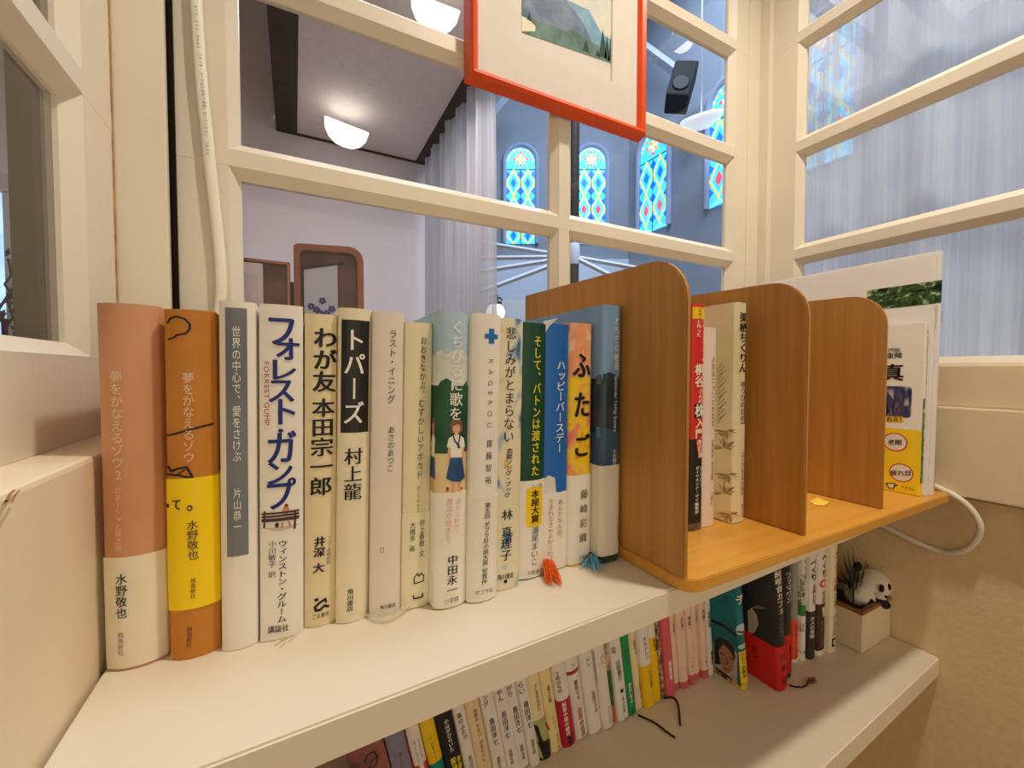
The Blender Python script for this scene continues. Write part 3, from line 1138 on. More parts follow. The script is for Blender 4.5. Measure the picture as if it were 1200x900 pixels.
GR = 'hardcover row on the upper shelf'
ROW = [  # x0, x1 at eye height, spine y, height, lean, bulge
    (-.0885, -.0640, .2809, .1905, 0.0, .0050),
    (-.0606, -.0386, .2760, .1885, 0.3, .0040),
    (-.0364, -.0192, .2728, .1942, 0.6, .0032),
    (-.0178, .0044, .2727, .1937, 0.7, .0020),
    (.0054, .0230, .2752, .1900, 0.9, .0030),
    (.0236, .0421, .2705, .1941, 1.2, .0030),
    (.0430, .0621, .2680, .1930, 1.2, .0022),
    (.0628, .0806, .2677, .1872, 1.2, .0016),
    (.0815, .1029, .2570, .1942, 1.2, .0036),
    (.1038, .1250, .2540, .1940, 1.2, .0036),
    (.1262, .1452, .2603, .1928, 1.1, .0018),
    (.1460, .1690, .2660, .1914, 0.8, .0030),
    (.1698, .1910, .2691, .1922, 0.7, .0015),
    (.1916, .2140, .2675, .1938, 0.5, .0030),
    (.2160, .2374, .2593, .2085, 0.3, .0036)]
LBL = ['dusty pink hardcover with white lower band, first in the row against the left wall',
       'brown orange hardcover with black brush drawing and bright yellow band',
       'white hardcover with a long grey sky panel on its spine',
       'white hardcover with large navy blue lettering, red side lettering and a bench drawing',
       'cream hardcover with heavy black lettering above a small black curl emblem',
       'white hardcover with a black title panel holding white characters',
       'plain off-white hardcover with thin handwritten-style title and a small ring stain',
       'short ivory book with light handwritten title and two outline emblems near the foot',
       'hardcover with painted sky, green hill and two girls in navy skirts above white band',
       'white hardcover with a blue cross and spaced sideways grey capitals',
       'cream book spattered with blue and orange blots and a black title',
       'dark green hardcover with yellow title and a yellow award badge on white band',
       'blue book with white title and torn white band with pale brown lettering',
       'yellow and orange painted hardcover with bold black brush title and white band',
       'tall blue photo book with dark mountain, right end of row against the rack']
BK = []
for i_, ((x0, x1, yf, H, ln, bl), lb) in enumerate(zip(ROW, LBL)):
    BK.append(Book('hardcover_book', lb, GR, x0, x1, yf, SH, H, .128, ln, bl, p=5 if i_ in (13, 14) else 2.4, eye=.156))

# 1 dusty pink
bk = BK[0]; cv = MB(); bd = MB()
PINK = M('dusty_pink_jacket', (208, 150, 110), .5, .05, 50)
bk.shell(cv, [(0, bk.H, PINK)])
z1, z0 = bk.zpx(652, 150), bk.zpx(781, 150)
bk.shell(bd, [(z0, z1, M('cream_band', (238, 226, 202), .45, .02))], .0005, .0004, .09)
d = Deco(bk, cv); CR = M('cream_ink', (236, 205, 172), .5)
d.v('夢をかなえるゾウ2', 136, 434, 139, 563, 17, CR)
d.v('ガネーシャと貧乏神', 138.5, 570, 139.5, 646, 9, CR)
d = Deco(bk, bd, .0005)
d.v('水野敬也', 143, 671, 143, 724, 15, INK, .01)
d.v('飛鳥新社', 142, 740, 142, 767, 8, INKG)
fin(bk, cv, bd)

# 2 brown orange
bk = BK[1]; cv = MB(); bd = MB()
BRN = M('brown_orange_jacket', (196, 126, 40), .5, .06, 40)
bk.shell(cv, [(0, bk.H, BRN)])
z1, z0 = bk.zpx(560, 222), bk.zpx(713, 222)
bk.shell(bd, [(z0, z1, M('yellow_band', (250, 212, 0), .4, .02))], .0005, .0004, .09)
d = Deco(bk, cv)
d.line([(195, 378), (199, 373), (207, 371), (217, 374), (223, 380), (223, 386), (218, 391), (207, 393), (203, 396), (196, 397.5)], 2.2, INK)
d.line([(195, 511), (205, 508.5), (220, 504), (235, 500), (249, 497)], 2.4, INK)
d.line([(195, 548), (200, 553), (209, 549), (219, 547), (224, 555), (226, 559)], 2.6, INK)
d.line([(195, 557), (210, 557), (226, 560)], 2.4, INK)
d.line([(208, 556), (217, 550)], 1.6, INK)
d.v('夢をかなえるゾウ', 221, 436, 222, 542, 15, CR)
d.v('飛鳥新社', 222.5, 733, 222, 758, 7, INKB)
d = Deco(bk, bd, .0005)
d.c('て', 207, 591, 13, 15, INK, .03)
d.blob(223, 594.5, 3.4, 3.4, INK, .0004); d.blob(223, 594.5, 1.7, 1.7, _M['yellow_band'], .0006)
d.blob(195.5, 594, 1.8, 2.6, INK, .0004)
d.v('水野敬也', 226, 608, 227, 655, 14, INKB, .005)
d.v('飛鳥新社', 227, 676, 227, 700, 7, INKB)
fin(bk, cv, bd)

# 3 white with grey panel
bk = BK[2]; cv = MB()
bk.shell(cv, [(0, bk.H, PAPERW)])
d = Deco(bk, cv)
GP = MR('grey_sky_print', [(.25, (92, 98, 106)), (.5, (118, 122, 126)), (.62, (128, 128, 124)), (.8, (176, 164, 140))], 9, .45, (2, 1, 1))
d.panel(263.5, 360, 291.5, 649, GP)
d.v('世界の中心で、愛をさけぶ', 277, 382, 278, 541, 11, WINK)
d.v('片山恭一', 278.5, 571, 278.5, 623, 10, WINK)
fin(bk, cv)

# 4 white, navy lettering
bk = BK[3]; cv = MB()
bk.shell(cv, [(0, bk.H, PAPERW)])
d = Deco(bk, cv)
NAVY = M('navy_ink', (20, 40, 120), .5)
for ch, x, y, w_, h_ in (('フ', 330, 387, 40, 42), ('ォ', 333, 408, 38, 37), ('レ', 331, 433, 38, 30), ('ス', 330, 457, 36, 34), ('ト', 333, 482, 36, 36),
                         ('・', 329, 504.5, 24, 20), ('ガ', 330, 524, 38, 42), ('ン', 327, 553, 36, 34), ('プ', 328, 579, 38, 40)):
    d.c(ch, x, y, w_, h_, NAVY, .028)
RINK = M('red_ink', (176, 60, 44), .5)
d.r('FORREST GUMP', 312.5, 423, 313, 499, 8.5, RINK)
BW = M('bench_ink', (70, 52, 50), .6)
for yy1 in (601.5, 605, 608.5):
    d.line([(307, yy1 + 1.5), (350, yy1 - 3.5)], 2.4, BW)
d.line([(307, 612), (350, 607)], 1.6, BW)
for xx in (310, 346):
    d.line([(xx, 600), (xx - .5, 619)], 2, BW)
d.line([(331, 612), (331, 618)], 2, M('skin_ink', (206, 140, 104), .6)); d.line([(338, 611), (341, 616)], 2, _M['skin_ink'])
d.blob(335, 598, 4, 5, _M['skin_ink']); d.blob(335.5, 592.5, 2.4, 2.6, M('hair_ink', (120, 50, 34), .6))
d.blob(324.5, 615, 2.6, 3, INKB)
d.poly([(306, 620), (350, 614), (345, 618), (325, 622)], M('shade_ink', (205, 190, 170), .6), .00015)
d.v('ウィンストン・グルーム', 331.5, 632, 330, 729, 12, INK, .012)
d.v('小川敏子 訳', 319.5, 633, 318.5, 677, 9.5, INK)
d.h('講談社', 313.5, 738.5, 338.5, 734, 9, INK, .015)
fin(bk, cv)

# 5 cream, heavy black
bk = BK[4]; cv = MB()
CRM = M('cream_jacket', (232, 216, 174), .45, .03)
bk.shell(cv, [(0, bk.H, CRM)])
d = Deco(bk, cv)
d.v('わが友', 382, 383, 380, 460, 29, INK, .035)
d.v('本田宗一郎', 379.5, 466, 375.5, 581, 28, INK, .025)
d.v('井深 大', 375, 628, 373, 671, 14, INK, .035)
d.v('ソニー名誉会長', 386.5, 627, 384.5, 661, 5.5, INKG)
d.line([(369.5, 703), (372, 701.5)], 3.4, INK)
d.line([(380, 702), (374, 706), (369, 711), (370, 715), (375, 714), (380, 709), (385, 710)], 2.8, INK)
d.line([(381, 700.5), (382, 705)], 2.4, INK)
d.h('ごま書房', 365, 723.5, 386, 717.5, 6, INK)
fin(bk, cv)

# 6 black panel
bk = BK[5]; cv = MB()
bk.shell(cv, [(0, bk.H, PAPERI)])
d = Deco(bk, cv)
d.panel(400.5, 374, 432, 506, M('black_panel', (24, 22, 22), .4, .03))
d.v('トパーズ', 416, 384, 414, 498, 26, WINK, .02)
d.v('村上龍', 414.5, 524, 413, 586, 22, INK, .02)
d.v('角川書店', 410.5, 689, 410, 716, 8, INK, .015)
fin(bk, cv)

# 7 plain off-white
bk = BK[6]; cv = MB()
OFW = M('offwhite_jacket', (230, 217, 202), .5, .02)
bk.shell(cv, [(0, bk.H, OFW)])
d = Deco(bk, cv)
d.v('ラスト・イニング', 460.5, 386, 458, 473, 10, INK)
d.v('あさのあつこ', 458.5, 499, 457, 553, 9, INK)
d.h('角川書店', 445, 711.5, 463.5, 708, 5, INK, .01)
d.blob(447.5, 644.3, 2.6, 3.2, M('ring_stain', (176, 140, 96), .6)); d.blob(447.5, 644.3, 1.6, 2.1, OFW, .0005)
fin(bk, cv)

# 8 short ivory
bk = BK[7]; cv = MB(); bd = MB()
IV = M('ivory_jacket', (234, 222, 182), .5, .03)
bk.shell(cv, [(0, bk.H, IV)])
bk.shell(bd, [(.0006, bk.zpx(601, 488), M('ivory_band', (236, 226, 190), .5, .02))], .0004, .0003, .09)
d = Deco(bk, cv)
d.v('おおきなかぶ、むずかしいアボカド', 496.5, 394, 491, 561, 8, INK)
d.v('村上ラヂオ２', 490.5, 569, 489.5, 600, 5, INKG)
d = Deco(bk, bd, .0004)
d.v('村上春樹 文', 494.5, 608, 493.5, 652, 6.5, INKB)
d.v('大橋歩 画', 483.5, 611, 482.5, 646, 6.5, INKB)
d.line([(485, 683), (485, 676), (488.5, 671.5), (490.5, 674.5), (493, 671), (496.5, 674), (496, 680), (485, 683.5)], 1.2, INK)
d.line([(484, 697), (484.5, 701), (495, 698.5), (494.8, 694.5)], 1.6, INK)
fin(bk, cv, bd)

# 9 painted sky
bk = BK[8]; cv = MB(); bd = MB()
SKY = MR('printed_sky', [(.35, (150, 186, 208)), (.65, (186, 208, 216))], 25, .45)
CLD = MR('printed_cloud', [(.35, (206, 212, 204)), (.65, (222, 222, 210))], 40, .45)
HIL = MR('printed_hill', [(.35, (10, 66, 40)), (.65, (26, 92, 58))], 60, .45)
SND = MR('printed_sand', [(.35, (222, 196, 140)), (.65, (232, 212, 160))], 50, .45)
zs_ = [bk.zpx(y, 531) for y in (416, 452, 531)]
bk.shell(cv, [(0, zs_[2], SND), (zs_[2], zs_[1], HIL), (zs_[1], zs_[0], CLD), (zs_[0], bk.H, SKY)])
d = Deco(bk, cv)
d.poly([(513, 417), (513, 412), (519, 410), (522, 416), (527, 413), (533, 410), (540, 408), (548, 420), (548, 424)], CLD)
d.poly([(513, 455), (517, 447), (523, 443), (529, 447), (531, 455)], HIL)
d.poly([(537, 455), (543, 452), (548, 446), (549, 456)], HIL)
d.v('くちびるに歌を', 536.5, 375, 533.5, 493, 16, WINK, .012)
SK, HR, BLO, SKT = M('print_skin', (222, 168, 130), .5), M('print_hair', (128, 84, 62), .5), M('print_blouse', (238, 232, 218), .5), MR('print_skirt', [(.4, (24, 66, 116)), (.6, (36, 84, 134))], 60)
def girl(cx, top, k):
    q = lambda pts: [(cx + x * k, top + y * k) for x, y in pts]
    d.poly(q([(-6, 16), (-7, 6), (-4, 0), (3, -1), (7, 4), (7.5, 14), (4, 16)]), HR, .00025)
    d.poly(q([(-4, 6), (4, 6), (4.5, 12), (2, 17), (-2, 17), (-4.5, 12)]), SK, .0003)
    d.poly(q([(-4, 8), (-4, 4), (3, 3), (4.5, 8), (2, 6)]), HR, .00035)
    d.poly(q([(-2, 15), (2, 15), (2, 20), (-2, 20)]), SK, .0003)
    for s_ in (-1, 1):
        d.poly(q([(s_ * 6, 28), (s_ * 9.5, 28), (s_ * 10.5, 48), (s_ * 8, 52), (s_ * 6.5, 44)][::s_]), SK, .00025)
        d.poly(q([(s_ * 1.5, 68), (s_ * 6, 68), (s_ * 5.5, 86), (s_ * 1.8, 86)][::s_]), SK, .00025)
    d.poly(q([(-3, 18), (3, 18), (9, 22), (11, 32), (7, 33), (6.5, 45), (-6.5, 45), (-7, 33), (-11, 32), (-9, 22)]), BLO, .0003)
    d.line(q([(-4, 19), (-2, 25), (1.5, 29)]), 1.8 * k, SKT, .00045)
    d.line(q([(4, 19), (3, 25), (1.5, 29)]), 1.8 * k, SKT, .00045)
    d.poly(q([(.5, 28), (3, 28), (4.5, 34), (1, 33)]), SKT, .00045)
    d.poly(q([(-7, 44), (7, 44), (11, 68), (4, 72), (-6, 71), (-12, 68)]), SKT, .0004)
girl(534.5, 491, 1.02)
d.blob(524, 573, 1.6, 3, M('print_red', (176, 40, 34), .5)); d.blob(541, 572, 1.4, 1.5, _M['print_red'])
zf = lambda y: bk.zpx(y, 531)
# second girl on the front cover, near the spine
kz = (bk.zpx(500, 531) - bk.zpx(510, 531)) / 10
def g2(pts):
    return [(-.0052 + x * kz * .8, zf(491) - y * kz) for x, y in pts]
fL = bk.mapL()
lay_any(cv, fL, g2([(-6, 16), (-7, 6), (-3, -1), (5, 0), (7, 8), (6, 18)]), HR, 0, .0002)
lay_any(cv, fL, g2([(-3, 6), (4, 6), (4, 14), (1, 20), (-3, 15)]), SK, 0, .0003)
lay_any(cv, fL, g2([(-3, 18), (4, 18), (9, 24), (8, 46), (-6, 46), (-9, 30)]), BLO, 0, .0003)
lay_any(cv, fL, g2([(-7, 45), (8, 45), (12, 70), (-12, 70)]), SKT, 0, .0004)
lay_any(cv, fL, g2([(-4, 70), (4, 70), (3, 86), (-3, 86)]), SK, 0, .0003)
z1 = bk.zpx(577, 531)
bk.shell(bd, [(.0006, z1, PAPERW)], .0005, .0004, .09)
d = Deco(bk, bd, .0005)
PNK = M('pink_ink', (226, 178, 168), .5)
d.v('あと3秒で、', 537, 583, 533, 629, 8, PNK)
d.v('魔法が始まる。', 526.5, 583, 523.5, 641, 8, PNK)
d.v('中田永一', 530, 649, 529, 696, 13, INK, .015)
d.h('小学館', 519.5, 704.5, 537, 700, 7, INKG)
fin(bk, cv, bd)

# 10 blue cross
bk = BK[9]; cv = MB(); bd = MB()
bk.shell(cv, [(0, bk.H, PAPERW)])
bk.shell(bd, [(.0006, bk.zpx(581.5, 570), M('white_band', (240, 232, 216), .4, .02))], .0004, .0003, .09)
d = Deco(bk, cv)
CRS = M('blue_cross', (24, 112, 190), .45)
d.panel(572.5, 385, 578.8, 403, CRS); d.panel(567.5, 391, 584, 397.5, CRS, .00025)
d.r('K A G E R O U', 575.5, 419, 573, 502, 8, INKG, 0, 1.0)
d.v('齋 藤 智 裕', 573, 515, 571.5, 567, 8, INK)
d = Deco(bk, bd, .0004)
d.v('第五回 ポプラ社小説大賞 受賞作', 571, 588, 566.5, 684, 7, INK, .01)
d.h('ポプラ社', 556, 694.5, 577.5, 690, 6, INKG)
fin(bk, cv, bd)

# 11 blots
bk = BK[10]; cv = MB()
BLT = MR('blotted_jacket', [(.30, (70, 110, 150)), (.38, (176, 196, 200)), (.44, (232, 222, 194)), (.60, (234, 222, 190)), (.66, (226, 190, 120)), (.74, (200, 120, 40))], 55, .5, (1, 1, .7), 2, .4)
bk.shell(cv, [(0, bk.H, BLT)])
d = Deco(bk, cv)
d.v('悲しみがとまらない', 599, 383, 595.5, 519, 13, INK, .005)
d.v('恋愛ソング・ブック', 597, 525, 594, 583, 8, INK, .02)
d.v('林 真理子', 594.5, 596, 592.5, 657, 13, INK, .012)
d.h('角川書店', 583.5, 677, 601.5, 673, 7, INK, .02)
d.blob(592, 681, 2.2, 2.2, INK)
fin(bk, cv)

# 12 dark green
bk = BK[11]; cv = MB(); bd = MB()
bk.shell(cv, [(0, bk.H, M('dark_green_jacket', (8, 70, 48), .45, .04))])
z1 = bk.zpx(563, 622)
bk.shell(bd, [(.0006, z1, PAPERW)], .0005, .0004, .09)
d = Deco(bk, cv)
YI = M('yellow_ink', (240, 222, 40), .5)
d.v('そして、バトンは渡された', 630, 393, 626.5, 558, 10.5, YI, .015)
d = Deco(bk, bd, .0005)
d.h('2019年', 621, 570, 634.5, 567.5, 5, INK)
d.rr(616, 572, 636.5, 614, M('yellow_badge', (246, 206, 20), .4), .0022)
d.v('本屋大賞', 626.5, 573, 626, 612, 10.5, INK, .03)
GRI = M('green_ink', (70, 96, 84), .5)
d.v('瀬尾まいこ', 626.5, 616, 625, 662, 9, GRI)
d.h('文藝春秋', 617, 671, 636, 667.5, 5, INKG)
fin(bk, cv, bd)

# 13 blue
bk = BK[12]; cv = MB(); bd = MB()
bk.shell(cv, [(0, bk.H, M('blue_jacket', (28, 104, 190), .4, .03))])
d = Deco(bk, cv)
d.poly([(637, 563), (643, 557), (650, 560), (651, 572), (652, 580), (637, 580)], M('print_cloudwhite', (226, 222, 214), .5))
d.poly([(637, 395), (638, 376), (653, 373), (644, 382)], M('peeled_edge', (214, 216, 216), .6))
d.v('ハッピーバースデー', 657.5, 422, 655, 531, 11, WINK, .012)
z1 = bk.zpx(577, 652)
bk.shell(bd, [(.0006, z1, PAPERW)], .0005, .0004, .09)
d = Deco(bk, bd, .0005)
BI = M('tan_ink', (190, 130, 100), .5)
d.v('あんたなんか、', 656, 584, 655, 634, 7, BI)
d.v('生まれなきゃよかった。', 645.5, 584, 643.5, 658, 7, BI)
fin(bk, cv, bd)

# 14 painted yellow and orange
bk = BK[13]; cv = MB(); bd = MB()
PNT = MR('painted_patches', [(.30, (236, 120, 90)), (.40, (240, 150, 110)), (.47, (240, 196, 70)), (.56, (250, 206, 30)), (.64, (226, 150, 30)), (.74, (240, 220, 180))], 48, .5, (1, 1, .8), 4, .8)
PNU = MR('painted_coral', [(.30, (240, 214, 180)), (.45, (238, 150, 110)), (.6, (240, 176, 120)), (.75, (246, 220, 190))], 60, .5, (1, 1, .8), 4, .8)
zm = bk.zpx(442, 686)
bk.shell(cv, [(0, zm, PNT), (zm, bk.H, PNU)])
d = Deco(bk, cv)
d.c('ふ', 681.5, 428, 21, 33, INK, .045)
d.c('た', 681.5, 474, 20, 33, INK, .045)
d.c('ご', 681, 522, 20, 29, INK, .045)
z1 = bk.zpx(556, 683)
bk.shell(bd, [(.0015, z1, PAPERW)], .0005, .0004, .09)
d = Deco(bk, bd, .0005)
d.v('藤 崎 彩 織', 683.5, 573, 682, 635, 9, INKG, .012)
d.h('文藝春秋', 677, 653, 692.5, 650.5, 5, INKG)
fin(bk, cv, bd)

# 15 tall blue photo book
bk = BK[14]; cv = MB(); bd = MB()
SK2 = MR('photo_sky', [(.35, (104, 142, 190)), (.65, (138, 170, 206))], 12, .3)
MTN = MR('photo_mountain', [(.35, (30, 46, 62)), (.65, (52, 70, 84))], 20, .3)
LAK = MR('photo_lake', [(.35, (40, 70, 100)), (.65, (64, 96, 126))], 20, .3)
za, zb_, zc_ = bk.zpx(444, 715), bk.zpx(508, 715), bk.zpx(655, 715)
GRS = MR('photo_foliage', [(.35, (20, 36, 22)), (.65, (54, 78, 50))], 90, .3)
bk.shell(cv, [(0, .010, GRS), (.010, zb_, LAK), (zb_, za, MTN), (za, bk.H, SK2)])
d = Deco(bk, cv)
d.poly([(701, 446), (701, 441), (713, 436), (722, 440), (729, 446), (729, 450), (701, 450)], MTN)
d.poly([(701, 500), (712, 502), (729, 510), (729, 514), (701, 514)], LAK)
d.v('とちぎの絶景', 722.5, 371, 721.5, 434, 6.5, WINK, .01)
d.r('Spectacular Tochigi Scenery', 721.5, 440, 720, 506, 5, WINK)
d.v('小杉国夫', 719.5, 526, 719, 547, 5, WINK)
bk.shell(bd, [(bk.zpx(650, 714), bk.zpx(545, 714), M('pale_band', (222, 216, 196), .5, .02))], .0005, .0004, .09)
d = Deco(bk, bd, .0005)
d.r('Tochigi 2015-2019', 725, 552, 724.5, 580, 2.4, INKG)
d.v('下野新聞社', 724, 607, 724, 632, 3.4, M('violet_ink', (110, 96, 160), .5))
fin(bk, cv, bd)

# ================================================================ WOODEN BOOK RACK
WOOD = MR('rack_veneer', [(.25, (168, 116, 50)), (.50, (184, 130, 60)), (.75, (196, 142, 72))], 150, .42, (1, 1, .035), 6, .2, .45, .05)
WOODB = MR('rack_base_veneer', [(.30, (210, 148, 54)), (.50, (216, 155, 60)), (.70, (222, 162, 70))], 120, .36, (.04, 1, 1), 6, .2, .5, .03)
EDGE = MR('rack_edge_ply', [(.35, (150, 104, 58)), (.65, (206, 158, 98))], 40, .5, (1, 1, .05))
RX0, RX1, RY0, RY1 = .2388, .6990, .1930, .4300
t = thing('book_rack', 'light wooden desk book rack with tall rounded dividers at the right end of the shelf', 'book rack', ((RX0 + RX1) / 2, (RY0 + RY1) / 2, SH))
cx_, cy_ = (RX0 + RX1) / 2, (RY0 + RY1) / 2
a, c_ = (RX1 - RX0) / 2, (RY1 - RY0) / 2
m_ = MB()
pl_ = [(-a, c_), (-a, -c_ + .014)] + [(-a + .014 - .014 * math.cos(R(15 * k)), -c_ + .014 - .014 * math.sin(R(15 * k))) for k in range(1, 6)] + [(-a + .014, -c_), (a - .012, -c_), (a, -c_ + .012), (a, c_)]
m_.prism(pl_, lambda u, v, tt: (u, v, tt), .0004, .0100, WOODB, .0008)
m_.build('base', t)
def divider(x, th, h0, h1, yf):
    m2 = MB()
    y0, y1 = yf - cy_, .425 - cy_
    rr_ = .034
    hf = h1
    prf = [(y0, .0101), (y1, .0101), (y1, h0)]
    for k in range(0, 7):
        a_ = R(15 * k)
        prf.append((y0 + rr_ - rr_ * math.sin(a_), hf - rr_ + rr_ * math.cos(a_)))
    m2.prism(prf, lambda u, v, tt: (tt, u, v), x - cx_, x - cx_ + th, WOOD, .0010)
    return m2.build('divider', t)
for x, yf in ((.2392, .1985), (.3970, .2025), (.5462, .2040), (.6800, .2050)):
    divider(x, .0050, .2440, .2385, yf)

ST = M('yellow_sticky', (240, 206, 70), .6)
m_ = MB()
q = [on(2, x, y, SH + .0104) for x, y in ((949, 588), (958, 583.5), (972, 589), (966, 593), (955, 592))]
m_.add([tuple(p) for p in q] + [(p.x, p.y, p.z + .0006) for p in q], [(0, 1, 2, 3, 4)[::-1], (5, 6, 7, 8, 9)] + [(i, (i + 1) % 5, 5 + (i + 1) % 5, 5 + i) for i in range(5)], ST)
m_.build('sticky_note', None, None, 'small yellow sticky note lying on the base of the wooden rack', 'sticky note', origin=tuple(q[0]))

GRK = 'books in the wooden rack'
RB = SH + .0102
# red stock book
bk = Book('paperback_book', 'red and black paperback with yellow top label, leftmost book in the wooden rack', GRK, .3160, .3330, .2554, RB, .2059, .13, 0, .0022, p=5, eye=.146)
cv = MB()
RED, BLK = M('red_jacket', (216, 40, 26), .4, .03), M('black_jacket', (26, 24, 26), .4, .05)
YEL = M('yellow_jacket', (248, 208, 10), .4, .02)
zr, zy, zb2 = bk.zpx(514, 819), bk.zpx(375, 819), bk.zpx(612, 819)
bk.shell(cv, [(0, zb2, M('brown_print', (110, 90, 76), .5, .3, 200)), (zb2, zr, BLK), (zr, bk.H - .003, RED), (bk.H - .003, bk.H, RED)])
d = Deco(bk, cv)
d.panel(812.5, 359.5, 826, 374.5, YEL)
d.v('ZAi', 819.5, 361, 819.5, 375, 6, RINK, .03)
d.v('と作った', 818.5, 375, 818, 395, 6, WINK, .02)
d.v('１億円をこえたマネー術', 824, 362, 823.5, 424, 3.2, WINK)
d.v('桐谷', 819.5, 426, 819, 454, 11, WINK, .035)
d.v('さんの', 821, 455, 820, 473, 6, WINK, .02)
d.panel(813.5, 473.5, 825.5, 489, BLK)
d.c('株', 819.5, 481, 12, 16, WINK, .035)
d.v('入門', 819.5, 489.5, 819, 514, 11, WINK, .03)
d.poly([(815, 516), (821, 513.5), (823.5, 535), (818, 537)], RED)
d.v('改訂版', 818.5, 514.5, 820.5, 536, 5.5, WINK, .03)
d.v('ダイヤモンド・ザイ編集部', 816.5, 546, 815.5, 602, 4.6, WINK, .015)
d.v('桐谷広人', 821.5, 546, 821, 570, 3.6, WINK)
fin(bk, cv)
# pale pink book
bk = Book('paperback_book', 'pale pinkish white slim book standing between the red and the cream book in the rack', GRK, .3338, .3520, .2563, RB, .1862, .125, 0, .0025, eye=.146)
cv = MB()
bk.shell(cv, [(0, bk.H, MR('pale_pink_jacket', [(.3, (238, 214, 200)), (.7, (240, 230, 216))], 14, .45))])
d = Deco(bk, cv)
d.v('人生はニャンとかなる', 835.5, 417, 835, 500, 5, INKB)
d.v('水野敬也 長沼直樹', 835, 514, 834, 562, 4, INKG)
d.v('文響社', 834, 576, 833.5, 592, 3.4, INKG)
fin(bk, cv)
# cream foliage book
bk = Book('paperback_book', 'cream book with black vertical title and sketched leaves, against the second divider', GRK, .3675, .3857, .2499, RB, .2106, .148, 0, .0024, p=5, eye=.146)
cv = MB(); bd = MB()
bk.shell(cv, [(0, bk.H, MR('cream_green_jacket', [(.35, (222, 212, 160)), (.65, (238, 228, 200))], 9, .45))])
d = Deco(bk, cv)
d.v('栗栖ちくりん', 871, 366, 870, 437, 10, INK, .03)
d.v('ゆうひの丘の四季', 870, 446, 869.5, 510, 6.5, INK, .012)
d = Deco(bk, cv, 0, True)
SKT2 = M('sketch_ink', (168, 150, 104), .6)
for k in range(16):
    y = 425 + k * 4.2
    d.line([(841.5, y + 8), (847 + (k % 3) * 2.2, y)], .8, SKT2)
z1 = bk.zpx(497, 868)
bk.shell(bd, [(.0006, z1, M('cream_leaf_band', (236, 222, 180), .45, .03))], .0005, .0004, .11)
d = Deco(bk, bd, .0005, True)
TAN = M('tan_leaf_ink', (204, 186, 140), .6, .2, 200)
for x, y, fl in ((852, 505, 1), (849, 525, -1), (854, 556, 1), (849, 578, -1), (856, 602, 1)):
    for k in range(9):
        an = R(-10 + 24 * k) * fl
        L = 11 + (k % 3) * 3
        d.poly([(x, y), (x + L * .5 * math.cos(an) - 1.6, y + L * .5 * math.sin(an) * .8 - 1.2), (x + L * math.cos(an), y + L * math.sin(an) * .8), (x + L * .5 * math.cos(an) + 1.6, y + L * .5 * math.sin(an) * .8 + 1.2)], TAN if k % 2 else SKT2, .0002 + k * .00003)
d = Deco(bk, bd, .0005)
d.v('人がともに生きるとは何か', 869.5, 528, 868.5, 580, 4.6, INKB)
d.v('栗栖ちくりん', 868.5, 590, 868, 606, 3.4, INKG)
fin(bk, cv, bd)

# eye chart book, white and yellow
bk = Book('paperback_book', 'white and yellow slim book with red ringed words, nearest of the right end booklets', GRK, .6424, .6500, .2051, RB, .2012, .148, 1.0, .0008, p=4, board=.0008)
cv = MB()
d0 = Deco(bk, cv, 0, True)
zy = d0.P(1070, 504)[1]
bk.shell(cv, [(0, zy, YEL), (zy, bk.H, PAPERW)])
GRP = MR('green_photo_print', [(.35, (24, 50, 20)), (.5, (70, 110, 50)), (.65, (130, 150, 90))], 160, .4)
FOR = MR('forest_photo', [(.36, (36, 28, 36)), (.46, (64, 80, 140)), (.54, (90, 70, 70)), (.66, (190, 190, 200))], 260, .35, (1, 1, .25), 6, .8)
d = d0
d.h('目の専門医', 1020, 411.5, 1056, 410, 5, INK, .02)
d.h('林田康隆', 1018, 418, 1058.5, 416, 7, INK, .02)
d.h('写真', 1006, 438, 1060, 436, 20, INK, .035)
a, c_ = d.P(1014, 486), d.P(1069, 453)
lay_any(cv, d.f, rrect(min(a[0], c_[0]), a[1], max(a[0], c_[0]), c_[1], .004), FOR, 0, .0002)
d.poly([(1012, 487), (1058, 488), (1059, 495), (1012, 494)], M('amber_print', (246, 196, 60), .5))
d.h('よくなれる！', 1018, 490.5, 1061, 491.5, 6, INK, .02)
RNG = M('red_ring', (206, 40, 50), .5)
for x, y, tx in ((1049, 518, '老眼'), (1056, 554, '疲れ目')):
    d.blob(x, y, 14.5, 10.8, RNG, .0002, 24); d.blob(x, y, 13, 9.6, PAPERW, .0003, 24)
    n = len(tx)
    d.h(tx, x - 4.2 * n, y, x + 4.2 * n, y + .6, 7, INK, .025)
d.poly([(1039, 566), (1049, 566.5), (1047.5, 572), (1042, 572)], PAPERW); d.line([(1039, 566), (1049, 566.5), (1047.5, 572), (1042, 572), (1039, 566)], .9, INK); d.line([(1049, 567), (1051.5, 568.5), (1048, 570.5)], .9, INK)
d.h('アスコム', 1056, 570, 1072, 573.5, 4, INK, .02)
d = Deco(bk, cv)
d.panel(1082, 467, 1089.5, 564, GRP)
d.v('１日１分見るだけで目がよくなる２８のすごい写真', 1087.5, 384, 1085.5, 465, 3.2, INK)
d.v('よくなる写真', 1083.5, 470, 1082, 560, 3.6, WINK, .03)
fin(bk, cv)
